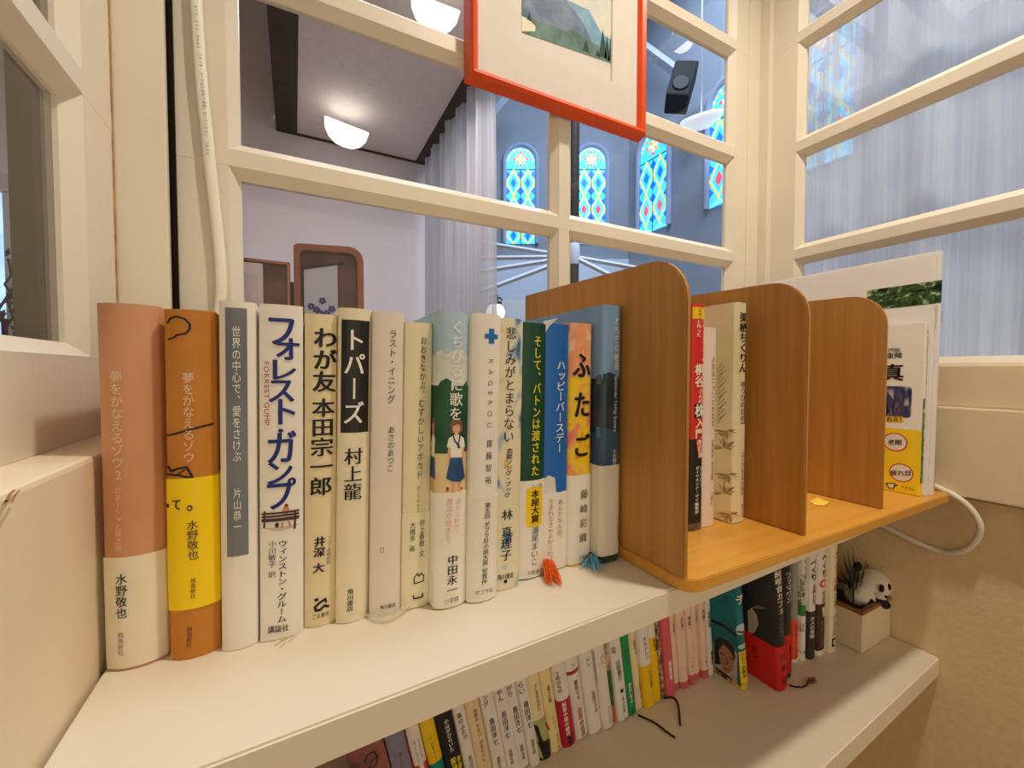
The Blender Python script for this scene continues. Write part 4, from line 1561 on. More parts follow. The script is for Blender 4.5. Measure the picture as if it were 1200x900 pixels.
# tall white magazines
TREE = MR('tree_photo', [(.34, (10, 16, 8)), (.44, (30, 50, 22)), (.50, (70, 104, 52)), (.56, (34, 58, 28)), (.62, (130, 166, 104)), (.72, (214, 226, 196))], 90, .3, (1, 1, 1.4), 10, 1.2)
bk = Book('magazine', 'tall white booklet with a leafy tree photo strip, behind the white and yellow book', GRK, .6512, .6584, .2021, RB, .2802, .21, 1.0, .0006, p=4, cat='magazine', board=.0006)
cv = MB()
bk.shell(cv, [(0, bk.H, M('gloss_white', (236, 230, 226), .25, .01))])
d = Deco(bk, cv, 0, True)
a, c_, e_ = d.P(1104.3, 328), d.P(1103, 355), d.P(1016, 345)
lay_any(cv, d.f, [(e_[0], c_[1]), (a[0], c_[1]), (a[0], a[1]), (e_[0], a[1])], TREE, 0, .0002)
d = Deco(bk, cv)
d.v('日本の名木をたずねる旅', 1098.5, 386, 1096, 428, 3.4, INKG)
d.v('樹木と写真の会', 1094, 520, 1091, 560, 3, GRI)
fin(bk, cv)
bk = Book('magazine', 'thin tall white booklet at the back of the rack, next to the right window', GRK, .6602, .6668, .2000, RB, .2856, .21, 1.0, .0006, p=4, cat='magazine', board=.0006)
cv = MB()
bk.shell(cv, [(0, bk.H, _M['gloss_white'])])
d = Deco(bk, cv)
d.v('季刊写真帖', 1104.5, 365, 1103, 378, 2.6, INKG)
fin(bk, cv)

# ================================================================ BOOKMARK TUFTS AND SCRAPS ON THE UPPER SHELF
def tuft(name, label, mat, root, tips, lift=.004, r=.00026, seed=1):
    m2 = MB()
    rnd = random.Random(seed)
    for tip in tips:
        p0 = Vector(root) + Vector((rnd.uniform(-.003, .003), rnd.uniform(-.001, .001), rnd.uniform(-.002, .005)))
        p1 = Vector(tip)
        md = (p0 + p1) / 2 + Vector((rnd.uniform(-.002, .002), rnd.uniform(-.002, .002), lift * rnd.uniform(.4, 1)))
        m2.tube([p0, p0.lerp(md, .5) + Vector((0, 0, lift * .3)), md, md.lerp(p1, .6) - Vector((0, 0, .0004)), p1], [r * 1.4, r * 1.6, r * 1.3, r, r * .5], mat, 5)
    return m2.build(name, None, None, label, 'bookmark', origin=tuple(root))
ORT = M('orange_thread', (246, 110, 20), .7, .15, 300)
BLT2 = M('light_blue_thread', (120, 196, 230), .7, .1, 300)
rnd = random.Random(11)
def fan(root, prongs, n, jit):
    out = []
    for k in range(n):
        (x, y) = prongs[rnd.randrange(len(prongs))]
        u = rnd.uniform(.45, 1.08)
        out.append(on(2, root[0] + (x - root[0]) * u + rnd.gauss(0, jit), root[1] + (y - root[1]) * u + rnd.gauss(0, jit * .7), SH + .0007 + rnd.random() * .002))
    return out
rt_ = on(2, 638, 665, SH + .001); rt_.z = SH + .004
tuft('bookmark_tassel', 'bright orange thread tassel spilling onto the shelf below the blue book', ORT, rt_, fan((638, 666), [(660, 686), (655, 679), (647, 687), (642, 684), (650, 671), (656, 683)], 230, 1.7), .005, .00017)
rt_ = on(2, 694, 659, SH + .001); rt_.z = SH + .003
tuft('bookmark_tassel', 'light blue thread tassel below the yellow and orange painted book', BLT2, rt_, fan((694, 659), [(700, 672), (697, 668), (705, 665), (681, 664), (707, 669), (689, 667)], 120, 1.3), .003, .00015, 2)
# crumpled clear wrap under the off-white book
m_ = MB()
PLAS = bpy.data.materials.new('clear_wrap')
PLAS.use_nodes = True
nt = PLAS.node_tree
pb = nt.nodes['Principled BSDF']
pb.inputs['Roughness'].default_value = .18
nz = nt.nodes.new('ShaderNodeTexNoise')
nz.inputs['Scale'].default_value = 220
rp = nt.nodes.new('ShaderNodeValToRGB')
rp.color_ramp.elements[0].color = lin((206, 190, 150))
rp.color_ramp.elements[1].color = lin((240, 238, 230))
nt.links.new(nz.outputs['Fac'], rp.inputs['Fac'])
nt.links.new(rp.outputs['Color'], pb.inputs['Base Color'])
pb.inputs['Alpha'].default_value = .5
edge_f = [(424, 722), (432, 728), (440, 731.5), (450, 732.5), (460, 730), (468, 725), (476, 719), (482, 714)]
edge_b = [(424, 718), (432, 719), (440, 720), (450, 719), (460, 716), (468, 713), (476, 710), (482, 708)]
vs, fs = [], []
for j in range(5):
    for i, (f_, b_) in enumerate(zip(edge_f, edge_b)):
        u = j / 4
        q = on(2, f_[0] + (b_[0] - f_[0]) * u, f_[1] + (b_[1] - f_[1]) * u, SH)
        vs.append((q.x, q.y, SH + .0012 + .0035 * rnd.random() * math.sin(math.pi * min(1, u + .15))))
for j in range(4):
    for i in range(7):
        fs.append((j * 8 + i, j * 8 + i + 1, (j + 1) * 8 + i + 1, (j + 1) * 8 + i))
m_.add(vs, fs, PLAS)
m_.build('plastic_wrap', None, None, 'crumpled clear plastic wrap poking out under the plain off-white hardcover', 'plastic wrap', origin=vs[0])

# ================================================================ LOWER SHELF
GL = 'leaning small books on the lower shelf'
LOW = dict(b=((450,873),(456,900)),c=((474,861.7),(484,900)),d=((490.8,854),(501.7,900)),e=((509,846.7),(521.7,900)),f=((529,838),(544,900)),g=((544,831.7),(559,900)),h=((562.5,825.8),(577.5,900)),i=((577.5,817.5),(594,900)),j=((592,811.7),(609,900)),k=((604.5,806.7),(622,900)),l=((615.8,801.7),(634,899)),m=((633,794),(647.5,893)),n=((645.8,788),(661.7,886)),o=((662.5,781.7),(676.7,873)),p=((679,775),(692.5,867.5)),q=((695,768),(707.5,860)),r=((709,762.5),(719,854)),s=((714,760),(724,840)),t=((726.7,754),(738,840)),u=((735.8,751),(747.5,838)),v=((746.7,746.7),(755.8,831.7)),w=((759,741),(769,828)),x=((768,737.5),(778,821.7)),y=((774,734),(781,817.5)),z=((783,730),(792.5,812)),A=((792.5,727.5),(798.7,805)),B=((802.5,721.7),(809.5,803)),C=((810.5,720),(815,797)),D=((819,715),(823,793)),E=((826.7,711.7),(831,791)),G=((832.5,709),(838,790)))
YB, LH = .3225, .172
keys = list(LOW)
xr = {}
lean = {}
for i_, k in enumerate(keys):
    ln = -12.0 + 6.2 * (i_ / (len(keys) - 1)) ** 1.1
    a, c_ = (on(1, *px, YB) for px in LOW[k])
    zm_ = (a.z + c_.z) / 2 - LSH
    xr[k] = (a.x + c_.x) / 2 - zm_ * math.tan(R(ln))
    lean[k] = ln
LW, LI, LC = M('paper_white_cool', (234, 226, 220), .5, .02), M('paper_cream_low', (234, 218, 178), .5, .03), M('paper_pinkish', (238, 206, 186), .5, .02)
def low(k, label, bands, deco=None, bul=.0018, h=LH, x0=None):
    i_ = keys.index(k)
    xl = x0 if x0 is not None else xr[keys[i_ - 1]] + .0010
    ln = lean[k]
    yf = YB + .002 * math.sin(i_ * 2.3)
    bk = Book('paperback_book', label, GL, xl / 1, xl + (xr[k] - xl) * math.cos(R(ln)), yf, LSH, h, .112, ln, bul, board=.0005)
    bk.root.location.x = (xl + xr[k]) / 2
    bk.Mx = Matrix.Translation(bk.root.location) @ Matrix.Rotation(R(ln), 4, 'Y')
    bk.Mi = bk.Mx.inverted()
    cv = MB()
    bk.shell(cv, bands(bk) if callable(bands) else [(0, h, bands)])
    if deco:
        deco(Deco(bk, cv), bk)
    fin(bk, cv)
    return bk
def two(y, x, lo, hi):
    return lambda bk: [(0, bk.zpx(y, x), lo), (bk.zpx(y, x), bk.H, hi)]

m_keys = keys
TEALP = M('teal_print', (10, 130, 130), .5, .04)
low('b', 'thick book with a dark reddish swirl drawing, near the left end of the lower row',
    MR('dark_rose_print', [(.3, (60, 44, 44)), (.5, (140, 84, 80)), (.7, (176, 112, 108))], 40, .5), lambda d, bk: [d.line([(427, 893), (430, 884), (438, 880), (443, 886), (440, 896), (433, 900)], 1.4, INK), d.line([(432, 900), (436, 890), (442, 886)], 1.2, INK)], x0=xr['c'] - .0430)
low('c', 'muted violet grey paperback left of the white and red one in the lower row', M('violet_grey_jacket', (138, 132, 158), .5, .04),
    lambda d, bk: [d.v('あした', 468.5, 880, 472, 898, 5, INK), d.line([(474.6, 862), (484.6, 901)], 1.2, RINK)])
low('d', 'white paperback with grey lettering above a red block, left of the yellow one', lambda bk: [(0, bk.zpx(894, 495), M('red_orange_print', (206, 70, 50), .5, .05)), (bk.zpx(894, 495), bk.H, LW)],
    lambda d, bk: [d.v('みえない', 484.5, 866, 491, 893, 4, INKG), d.v('ともだち', 489.5, 864, 495, 888, 4, INKG), d.panel(491, 895, 499, 906, LW, .0003)])
low('e', 'yellow paperback with teal foot and small black characters in the lower row', two(891, 514, TEALP, M('low_yellow', (238, 196, 30), .5, .04)), lambda d, bk: d.v('インディー', 503.5, 862, 511, 889, 4.5, INK))
low('f', 'black paperback with white title and yellow characters below in the lower row', M('low_black', (28, 26, 26), .45, .05),
    lambda d, bk: [d.v('小はがひらいた', 522, 842, 530, 880, 6, WINK, .02), d.v('探偵', 530, 887, 534, 903, 7, YI, .04), d.v('物語', 537, 885, 540, 900, 5, YI, .03)])
low('g', 'white paperback with black title, right of the black and yellow one in the lower row', LW, lambda d, bk: [d.v('島のふたり', 537, 835, 546, 866, 6.5, INK, .02), d.v('島田', 550, 884, 553.5, 900, 6, INKG)])
low('h', 'beige paperback with faint brown lettering, right of the white titled one in the lower row', M('low_beige', (232, 208, 168), .5, .04), lambda d, bk: [d.v('佐賀の がばい', 556, 830, 562, 862, 5, INKB), d.v('ばあちゃん', 563, 866, 567, 892, 4.5, INKB)])
SHI = 'white paperback of four alike, {}'
for k, tt, xx, yy0, wh in (('i', 'ング', 569, 822, 'beside the beige one'), ('j', 'やん', 586, 816, 'second from the beige one'), ('k', 'がり', 597.5, 811, 'third from the beige one'), ('l', 'らい', 611, 807, 'beside the cream and green one')):
    dx_ = {'i': 0, 'j': 14, 'k': 27.3, 'l': 40}[k]
    dy_ = {'i': 0, 'j': -8, 'k': -14, 'l': -20}[k]
    low(k, SHI.format(wh), LW, lambda d, bk, tt=tt, xx=xx, yy0=yy0, dx_=dx_, dy_=dy_: [d.v(tt, xx - 1.5, yy0 - 8, xx + 1, yy0 + 6, 7.5, INK, .01), d.v('島田洋七', 575.5 + dx_, 841 + dy_, 581.5 + dx_, 873 + dy_, 7, INK, .01), d.v('徳間文庫', 583.5 + dx_, 886 + dy_, 586.5 + dx_, 903 + dy_, 4.5, INKG, .02)], .0008)
GRN2 = M('low_olive_green', (176, 180, 110), .5, .06)
low('m', 'cream paperback with olive green foot and black plant shapes in the lower row', two(842, 633, GRN2, LI),
    lambda d, bk: [d.v('としまのなみだ', 627, 800, 632, 832, 5, INKB), d.poly([(626, 850), (630, 850), (640, 880), (634, 878)], INK), d.poly([(630, 870), (645, 866), (646, 888), (640, 896)], INK), d.poly([(633, 888), (640, 890), (643, 899), (634, 899)], INK), d.line([(640, 848), (644, 856)], 2.4, RINK)])
low('n', 'pale yellow paperback with small grey lettering left of the white and crimson one', M('low_pale_yellow', (238, 218, 160), .5, .03), lambda d, bk: [d.v('夏の庭', 642, 803, 645, 823, 4.5, INKB), d.v('サマー', 647.5, 839, 650.5, 853, 3.4, INKB), d.v('すずき', 652.5, 858, 655, 878, 4, INKB)])
CRIM = M('low_crimson', (186, 24, 60), .5, .05)
low('o', 'white paperback with a crimson band and black bold mark in the lower row', lambda bk: [(0, bk.zpx(875, 668), LW), (bk.zpx(875, 668), bk.zpx(819, 662), CRIM), (bk.zpx(819, 662), bk.H, LW)],
    lambda d, bk: [d.v('てのひらの', 652.5, 787, 656.5, 812, 5.5, INK, .02), d.v('純愛小説の傑作', 660, 822, 666, 862, 5, WINK, .03), d.v('幻冬', 667, 858, 669, 872, 8, INK, .05)], .003)
REDB = M('low_red_ring', (170, 40, 36), .5)
low('p', 'white paperback with a narrow dark red ring near the top in the lower row', lambda bk: [(0, bk.zpx(790, 671), LW), (bk.zpx(790, 671), bk.zpx(785.5, 671), REDB), (bk.zpx(785.5, 671), bk.H, LW)],
    lambda d, bk: [d.v('シン', 671, 776, 672, 786, 5, INK), d.v('瀬尾マサ', 673.5, 796, 678, 820, 5, INKG, .02), d.v('巨匠の名作', 678.5, 828, 684, 862, 5.5, M('rose_ink', (190, 90, 84), .5), .03)], .003)
low('q', 'plain white paperback with short brown lettering, right of the dark red ringed one', LW, lambda d, bk: [d.v('メン', 687.5, 770, 689.5, 781, 5, INK), d.v('山田ひろみ', 694, 808, 699, 834, 4.6, INKB, .01)], .0025)
DKG = M('low_dark_green', (46, 78, 44), .5, .1)
low('r', 'white paperback with a dark green strip at its upper left and green letters at foot', LW, lambda d, bk: [d.panel(696.5, 766, 701.5, 801, DKG), d.v('パパ', 704.5, 767, 706, 779, 5, INKB), d.v('みどりの本', 713, 826, 715.5, 848, 3.4, M('leaf_ink', (120, 160, 80), .5))], .0022)
low('s', 'slim book with a brown, green and orange striped spine in the lower row', lambda bk: [(0, bk.zpx(826, 719), M('low_rust', (196, 100, 50), .5, .1)), (bk.zpx(826, 719), bk.zpx(785, 714), M('low_green', (40, 100, 44), .5, .1)), (bk.zpx(785, 714), bk.H, MR('low_brown_photo', [(.35, (110, 80, 50)), (.65, (220, 200, 160))], 120, .5))], None, .001)
low('t', 'white paperback with a black round mark, left of the bright green one', LW, lambda d, bk: [d.v('田悠', 718.5, 758, 719.5, 766, 5, INKB), d.v('山田悠介', 723, 772, 727, 797, 5, INKB, .02), d.blob(728.5, 809, 2, 2.4, INK), d.v('角川文庫', 729.5, 816, 731.5, 834, 3, INK), d.v('３１', 732, 839, 733, 848, 3, INKG)], .002)
low('u', 'bright green paperback with a white box of characters in the lower row', M('low_bright_green', (22, 150, 84), .5, .04), lambda d, bk: [d.v('赤い月', 733, 759, 735, 780, 4.6, GRI, .03), d.panel(736.5, 801, 741.5, 822, LW), d.v('吉本ば', 739, 801, 740, 822, 4, INK, .02), d.v('幻', 741.5, 828, 742, 836, 5, DKG, .02)], .0012)
low('v', 'cream paperback with pinkish foot and brown letters, right of the bright green one', two(800, 749, M('low_blush', (232, 206, 190), .5, .05), LI), lambda d, bk: [d.v('家守り', 743, 750, 745.5, 767, 4.4, INKB), d.v('東野圭', 749, 795, 751, 810, 2.6, INKG), d.v('さくら', 751, 805, 752, 818, 3.4, REDB, .03)], .002)
low('w', 'paperback with white top, yellow lower half and red edge in the lower row', two(780, 757, M('low_warm_yellow', (240, 196, 20), .5, .03), LW), lambda d, bk: [d.v('チルドレン', 754.5, 746, 758.5, 773, 5, INK), d.v('ピエロの夢', 761, 784, 764, 805, 4, INKB, .02)], .0022)
low('x', 'yellow paperback with white top edge, right of the white topped yellow one', lambda bk: [(0, bk.zpx(746, 766), _M['low_warm_yellow']), (bk.zpx(746, 766), bk.H, LW)], lambda d, bk: [d.v('虹色の', 766.5, 748, 768.5, 763, 4, INK, .02), d.v('２', 774, 813, 774.5, 819, 3, INK)], .0018)
low('y', 'thin book with a dark speckled patterned spine left of the pink one', MR('low_dark_speckle', [(.35, (50, 44, 50)), (.5, (150, 110, 90)), (.65, (220, 190, 170))], 150, .5), None, .001)
PK = M('low_rose_pink', (214, 96, 106), .5, .04)
low('z', 'rose pink paperback with a white name box, left of the pale pink set', PK, lambda d, bk: [d.rr(783.2, 775, 787.6, 795, LW, .0015), d.v('・・', 785, 776, 786, 794, 3, INK)], .0018)
PKF = M('low_pink_foot', (204, 96, 104), .5)
wh = {'A': 'beside the rose pink book', 'B': 'second from the rose pink book', 'C': 'middle of the set', 'D': 'second from the white book', 'E': 'beside the white book'}
for k in 'ABCDE':
    (ax_, ay_), (bx_, by_) = LOW[k]
    wv = {'A': 8, 'B': 9, 'C': 7, 'D': 7, 'E': 7}[k]
    low(k, 'pale pink paperback with rose foot of five alike, ' + wh[k], two(by_ - 6, bx_ - wv / 2, PKF, LC),
        lambda d, bk, ax_=ax_, ay_=ay_, bx_=bx_, by_=by_, wv=wv: [d.v('君に届く', ax_ - wv * .45, ay_ + 2, ax_ - wv * .45 + .8, ay_ + 16, 3.2, INKB, .01), d.v('・１・', bx_ - wv * .5 - .8, by_ - 24, bx_ - wv * .5, by_ - 9, 3.6, INK, .02)], .0024)
low('G', 'narrow white paperback with black lettering left of the teal faced book', LW, lambda d, bk: [d.v('世界の果', 830.5, 716, 831.6, 735, 3.6, INK, .02), d.v('講談社', 834, 762, 835, 778, 3.6, INK, .03), d.c('・', 836, 786, 6, 6, INK)], .0016)

# ---- the upright ones further right
GU = 'upright books beside the white planter'
TEALJ = MR('teal_jacket', [(.35, (8, 96, 110)), (.65, (24, 130, 140))], 25, .4)
bk = Book('paperback_book', 'teal book with a man\'s face on its cover and a yellow band on spine', GU, .4490, .4612, .2893, LSH, .172, .112, -7, .0020, board=.0006)
cv = MB(); bd = MB()
bk.shell(cv, [(0, bk.H, TEALJ)])
d = Deco(bk, cv)
d.v('チ', 867, 695, 868, 708, 10, WINK, .03)
d.blob(868.5, 737, 5, 6.5, M('pale_blue_print', (180, 210, 206), .5)); d.line([(865, 741), (872, 740)], 2, INK)
d.blob(870, 757, 4, 3, _M['pale_blue_print'])
d = Deco(bk, cv, 0, True)
d.line([(834, 727), (848, 733), (862, 744)], 3, INK)
GRY = M('print_grey', (190, 182, 170), .5)
d.poly([(836, 790), (836, 752), (852, 752), (864, 766), (864, 806)], GRY, .00015)
d.poly([(838, 778), (837, 752), (842, 746), (852, 750), (860, 758), (862, 772), (858, 780)], M('print_darkhair', (34, 28, 28), .5), .0002)
d.poly([(842, 762), (848, 755), (856, 763), (861, 774), (859, 786), (852, 790), (846, 784)], M('print_face', (176, 132, 108), .5, .25, 400), .0003)
d.line([(845, 765), (850, 768)], 1.4, INK, .0004); d.line([(855, 770), (859, 773)], 1.4, INK, .0004)
d.line([(852, 770), (853, 777), (850.5, 778)], 1, INKB, .0004); d.line([(849, 783), (856, 785)], 1.2, REDB, .0004)
d.poly([(838, 781), (846, 786), (856, 794), (858, 800), (838, 788)], INK, .00035)
z1 = bk.zpx(762, 871)
bd_y = M('low_band_yellow', (234, 202, 40), .5, .03)
P = bk.profile(.0004, .02)
n = len(P)
bd.add([(x, y, .0006) for x, y in P[1:]] + [(x, y, z1) for x, y in P[1:]], [(i, i + 1, n - 1 + i + 1, n - 1 + i) for i in range(n - 2)], bd_y, True)
zlow = bk.lc(839, 781)[1]
bd.add([(-bk.w / 2 - .0004, y, z) for y, z in ((-.001, .0006), (.11, .0006), (.11, zlow * .75), (-.001, zlow * .55))], [(0, 1, 2, 3)], bd_y)
d = Deco(bk, bd, .0005)
d.v('ひとつの顔の', 869, 764, 872, 794, 3.6, INKB, .02); d.v('人間がいた', 873.5, 763, 876, 790, 3, INKB, .02)
d.h('角川文庫', 868, 802.5, 877, 801, 3, INK)
d = Deco(bk, bd, .0005, True)
d.h('内藤了', 840, 785, 860, 799, 6, INK, .03)
fin(bk, cv, bd)

bk = Book('hardcover_book', 'thick black book with wide bright red lower band standing in front of the row', GU, .4832, .5020, .2676, LSH, .174, .125, -6.1, .0035)
cv = MB(); bd = MB()
BLK2 = MR('charcoal_jacket', [(.35, (24, 26, 28)), (.65, (44, 46, 48))], 20, .4)
bk.shell(cv, [(0, bk.H, BLK2)])
d = Deco(bk, cv)
d.v('純喫食カフェ', 911, 668, 914.5, 720, 6.5, WINK, .02); d.v('（こども）', 913.5, 720, 915, 748, 4, INKG, .02)
d = Deco(bk, cv, 0, True)
d.poly([(876, 716), (881, 712), (887, 720), (889, 732), (884, 742), (877, 741)], M('print_bone', (196, 184, 166), .5))
d.poly([(880, 712), (888, 709), (898, 713), (890, 714)], M('print_ash', (130, 128, 128), .5))
z1 = bk.zpx(757, 915)
REDB2 = M('bright_red_band', (196, 22, 18), .45, .04)
bk.shell(bd, [(.0006, z1, REDB2)], .0005, .0004, .1)
d = Deco(bk, bd, .0005)
DR = M('dark_red_ink', (120, 14, 12), .5)
for yy1, ch in ((769, '日'), (782, '本'), (796, '社')):
    d.c(ch, 917 + (yy1 - 769) * .06, yy1, 8, 9, DR, .02)
d = Deco(bk, bd, .0005, True)
d.v('ガン', 884, 756, 886, 772, 7, DR, .04)
fin(bk, cv, bd)

bk = Book('hardcover_book', 'second black book with red lower band, half hidden behind the thick one', GU, .5095, .5265, .2765, LSH, .174, .125, -2.4, .0030)
cv = MB(); bd = MB()
bk.shell(cv, [(0, bk.H, BLK2)])
d = Deco(bk, cv)
d.v('ファマワン', 923.5, 670, 924.5, 706, 7, WINK, .02)
bk.shell(bd, [(bk.zpx(788, 924), bk.zpx(743, 924), REDB2)], .0005, .0004, .1)
d = Deco(bk, bd, .0005)
d.v('日本', 926, 754, 926, 776, 5, DR, .02)
fin(bk, cv, bd)

SL = [  # label, x0, x1, y, lean, bands, deco
    ('thin grey book with an orange red lower half right of the black books', .5490, .5602, .2880, -1.6, lambda b_: [(0, b_.zpx(772, 933), LW), (b_.zpx(772, 933), b_.zpx(726, 933), M('orange_red_print', (236, 84, 44), .5, .04)), (b_.zpx(726, 933), b_.H, M('cool_grey_print', (150, 152, 150), .5, .05))],
     lambda d: d.v('カラーズ', 933, 730, 933, 770, 3.6, REDB, .03)),
    ('paperback with green top and green stripe on white, left of the dark footed ones', .5620, .5712, .2850, -.8, lambda b_: [(0, b_.zpx(723, 940), LW), (b_.zpx(723, 940), b_.zpx(710, 940), M('stripe_green', (60, 130, 60), .5)), (b_.zpx(710, 940), b_.H, MR('green_white_print', [(.4, (90, 130, 80)), (.5, (226, 222, 206)), (.7, (236, 230, 214))], 60, .5))],
     lambda d: [d.v('なるほど', 941, 680, 940.5, 708, 5, INK, .02), d.v('山本', 940, 730, 940, 742, 4, INKG, .01), d.h('文庫', 937, 764.5, 944, 764, 3, INK)]),
    ('white paperback with a charcoal foot, third from the white planter', .5730, .5868, .2815, -1.0, lambda b_: [(0, b_.zpx(717, 951), M('charcoal_foot', (50, 46, 46), .5, .06)), (b_.zpx(717, 951), b_.H, LW)],
     lambda d: [d.v('べくり', 954, 655, 953.5, 680, 7, INK, .04), d.v('森見', 954, 684, 953.5, 708, 4, INKG, .02), d.v('大人の事情', 952, 722, 951.5, 748, 4, WINK, .01)]),
    ('white paperback with orange round seal and dark brown foot beside the plain white one', .5892, .6067, .2800, -.7, lambda b_: [(0, b_.zpx(762, 962), LW), (b_.zpx(762, 962), b_.zpx(708, 962), M('dark_brown_foot', (70, 44, 34), .5, .2, 150)), (b_.zpx(708, 962), b_.H, LW)],
     lambda d: [d.v('へくり', 966.5, 648, 966, 676, 7, INK, .04), d.blob(964.5, 683.5, 3.6, 5, M('orange_seal', (226, 96, 60), .5)), d.blob(964.5, 683.5, 1.6, 2.4, LW, .0005), d.v('宮部', 965, 692, 964.5, 706, 4, INKG, .02), d.poly([(963, 712), (967, 710), (967.5, 721), (964, 723)], LI), d.v('時代小説', 963.5, 726, 963, 757, 4.6, INKG, .02)]),
    ('plain white paperback with thin brown title, nearest to the white planter', .6095, .6258, .2762, -.3, lambda b_: [(0, b_.H, PAPERI)],
     lambda d: [d.v('きょうの蝶と花', 980.5, 645, 978.5, 712, 5, INKB), d.v('小池真', 978, 718, 977, 745, 3.6, INKG), d.rr(974.8, 748.5, 979.5, 755.5, INK, .0006), d.rr(976, 750, 978.4, 754, PAPERI, .0004, .0003)])]
for lb, x0, x1, yf, ln, bf, df in SL:
    bk = Book('paperback_book', lb, GU, x0, x1, yf, LSH, .174, .112, ln, .0020, board=.0006)
    cv = MB()
    bk.shell(cv, bf(bk))
    df(Deco(bk, cv))
    fin(bk, cv)

# ---- ribbons lying on the lower shelf
def ribbon(label, px, mat, r=.0011, z=.0011):
    pts = []
    for i in range(len(px) - 1):
        for k in range(3):
            u = k / 3
            pts.append(on(2, px[i][0] + (px[i + 1][0] - px[i][0]) * u, px[i][1] + (px[i + 1][1] - px[i][1]) * u, LSH + z))
    pts.append(on(2, *px[-1], LSH + z))
    for _ in range(2):
        pts = [pts[0]] + [(pts[i - 1] + pts[i] * 2 + pts[i + 1]) / 4 for i in range(1, len(pts) - 1)] + [pts[-1]]
    m2 = MB()
    m2.tube(pts, r, mat, 8, flat=.9)
    return m2.build('bookmark_ribbon', None, None, label, 'bookmark', origin=tuple(pts[0]))
RB1 = M('dark_brown_ribbon', (52, 34, 30), .6, .1, 300)
ribbon('dark ribbon bookmark trailing from the bright green book onto the lower shelf', [(748, 838), (757, 842), (768, 847), (780, 857), (791, 864.5)], RB1)
ribbon('dark ribbon bookmark bending in a hook below the rose pink book', [(778, 818), (784, 817), (790, 817.5), (794, 822), (796, 832), (797, 850)], RB1)
rt_ = on(2, 926, 803, LSH + .001)
tips = []
for k in range(16):
    tips.append(on(2, 955 + rnd.uniform(-7, 4), 797 + rnd.uniform(-4, 4), LSH + .0008))
m_ = MB()
base = [on(2, x, y, LSH + .0012) for x, y in ((925, 803), (932, 805), (940, 805.5), (945, 803))]
m_.tube(base, .0010, RB1, 8)
BT = M('brown_thread', (120, 72, 44), .7, .1, 300)
for tp in tips:
    md = base[-1].lerp(tp, .5) + Vector((0, 0, .002))
    m_.tube([base[-1], md, tp], [.0007, .0006, .0003], BT, 5)
m_.build('bookmark_tassel', None, None, 'brown ribbon with a frayed tassel lying before the black and red books', 'bookmark', origin=tuple(base[0]))

# ---- white planter, plant and panda
PX0, PX1, PY0, PY1 = .6455, .7245, .2575, .3300
t = thing('planter_box', 'square white planter with a brown rim on the lower shelf beside the wall', 'planter', ((PX0 + PX1) / 2, (PY0 + PY1) / 2, LSH))
hx, hy, PH = (PX1 - PX0) / 2, (PY1 - PY0) / 2, .050
m_ = MB()
WP = M('white_planter', (226, 210, 180), .6, .04, 60)
for a, c_ in (((-hx, -hy, .0004), (hx, -hy + .005, PH)), ((-hx, hy - .005, .0004), (hx, hy, PH)), ((-hx, -hy + .005, .0004), (-hx + .005, hy - .005, PH)), ((hx - .005, -hy + .005, .0004), (hx, hy - .005, PH)), ((-hx + .005, -hy + .005, .0004), (hx - .005, hy - .005, .006))):
    m_.box(a, c_, WP, .0004, 1)
m_.build('box', t)
m_ = MB()
BRW = M('brown_rim_wood', (146, 94, 54), .55, .15, 80)
for a, c_ in (((-hx - .0006, -hy - .0006, PH), (hx + .0006, -hy + .0052, PH + .005)), ((-hx - .0006, hy - .0052, PH), (hx + .0006, hy + .0006, PH + .005)), ((-hx - .0006, -hy + .0052, PH), (-hx + .0052, hy - .0052, PH + .005)), ((hx - .0052, -hy + .0052, PH), (hx + .0006, hy - .0052, PH + .005))):
    m_.box(a, c_, BRW, .0005, 1)
m_.build('rim', t)
m_ = MB()
m_.box((-hx + .0055, -hy + .0055, .008), (hx - .0055, hy - .0055, .040), M('dark_moss', (70, 62, 40), .9, .3, 200), .002)
m_.build('filling', t)

def at(x, y, Y):
    return on(1, x, y, Y)
pc_ = at(1022, 684, .2735)
t = thing('panda_figurine', 'small white and black panda figure lying in the white planter', 'figurine', (pc_.x, pc_.y, LSH + .041))
O = t.location
m_ = MB()
FURW, FURB = M('white_fur', (232, 224, 206), .9, .05, 300, .3), M('black_fur', (22, 22, 24), .9, .1, 300, .3)
k = pc_.z - O.z
m_.ball((-.016, .006, .015), (.022, .018, .017), FURW)
m_.ball((-.008, -.002, .020), (.010, .013, .012), FURB)
m_.tube([(-.012, -.004, k - .010), (-.014, -.014, .016), (-.006, -.017, .0085)], [.006, .0058, .0055], FURB, 10)
m_.ball((-.006, -.017, .009), .0058, FURB)
m_.tube([(-.022, .004, .018), (-.024, -.006, .014), (-.024, -.009, .008)], [.006, .006, .0058], FURB, 10)
m_.ball((-.024, -.009, .008), .006, FURB)
m_.build('body', t)
m_ = MB()
hr = .0215
m_.ball((.002, 0, k), (hr * 1.02, hr * .92, hr * .9), FURW)
m_.ball((-.011, -.0135, k - .007), (.008, .007, .0065), FURW)
m_.build('head', t)
ear = at(1035, 683, .268) - O
m_ = MB(); m_.ball(ear, (.0062, .004, .0058), FURB); m_.build('ear', t)
ear = at(1005, 664, .276) - O
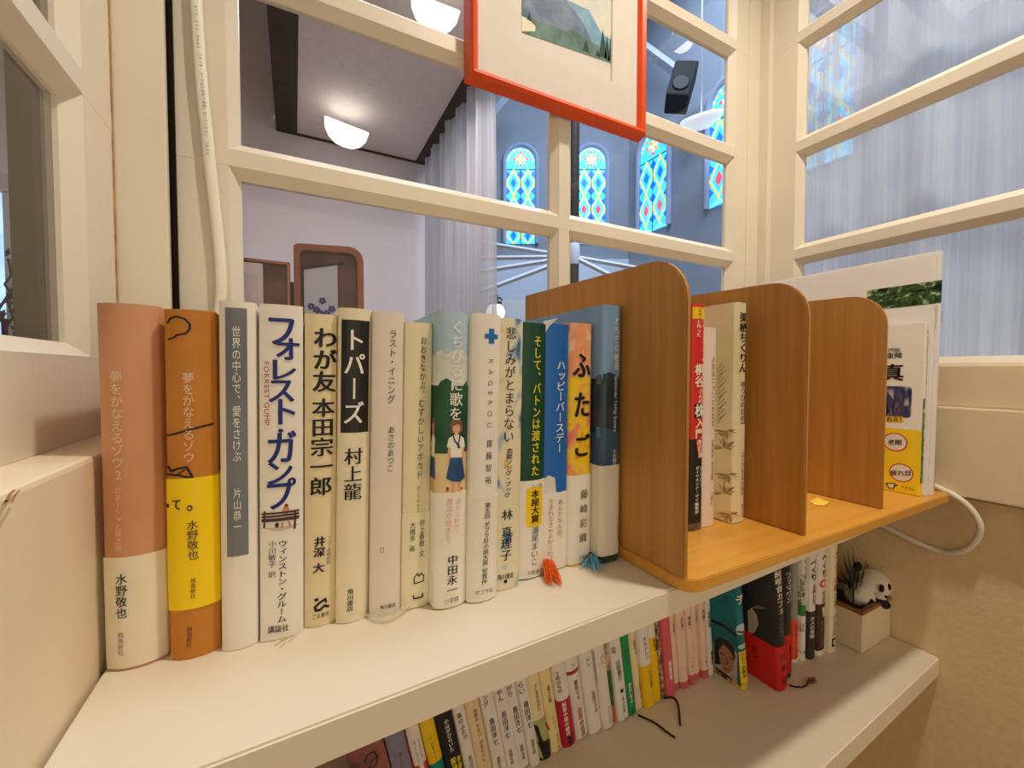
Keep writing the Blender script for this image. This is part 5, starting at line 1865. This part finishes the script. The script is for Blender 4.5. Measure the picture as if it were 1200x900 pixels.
m_ = MB(); m_.ball(ear, (.0068, .0045, .0064), FURB); m_.build('ear', t)
for sx, sz in ((-.0135, .004), (.001, .003)):
    m_ = MB(); m_.ball((sx, -.0158 - (.002 if sx > -.01 else 0), k + sz), (.0042, .0026, .0050), FURB); m_.build('eye_patch', t)
m_ = MB(); m_.ball((-.013, -.0205, k - .0055), (.0024, .0018, .0018), FURB); m_.build('nose', t)

pl0 = at(1000, 705, .285)
t = thing('artificial_plant', 'dark green bladed artificial plant rising from the left of the planter', 'plant', (pl0.x, pl0.y, LSH + .041))
O = t.location
GLF = M('dark_green_blade', (34, 74, 36), .5, .25, 60)
GLF2 = M('deep_green_blade', (24, 44, 30), .5, .25, 60)
m_ = MB(); st = MB()
for i_, (x, y, Y, wd) in enumerate(((988, 648, .290, .006), (993, 641, .300, .005), (1000, 640, .295, .005), (1008, 652, .280, .005), (1016, 655, .275, .0045), (1021, 651, .285, .003), (984, 664, .280, .006), (987, 682, .274, .006), (1003, 672, .272, .006), (1010, 690, .270, .005), (990, 656, .305, .007), (1013, 672, .270, .005), (996, 660, .27, .006))):
    tip = at(x, y, Y) - O
    p0 = Vector((0, 0, .0))
    md = p0.lerp(tip, .5) + Vector((0, -.002, .004))
    dr = (tip - p0).normalized()
    sd = dr.cross(Vector((0, 1, 0))).normalized() * wd
    sd2 = Vector((0, .0012, 0))
    vs = [p0 - sd * .2, p0 + sd * .2, md - sd * .5, md + sd2, md + sd * .5, p0.lerp(tip, .8) - sd * .3, p0.lerp(tip, .8) + sd * .3, tip]
    m_.add(vs, [(0, 1, 3, 2), (1, 4, 3), (2, 3, 5), (3, 4, 6), (3, 6, 5), (5, 6, 7)], GLF if i_ % 2 else GLF2, True)
m_.build('foliage', t)
st.tube([at(1000, 712, .268) - O, at(1000, 695, .270) - O, at(996, 676, .275) - O], .0011, GLF2, 6)
st.build('stem', t)
st = MB()
st.tube([Vector((0, 0, -.005)), Vector((0, -.002, .012)), at(1006, 672, .28) - O], .0012, GLF2, 6)
st.build('stem', t)
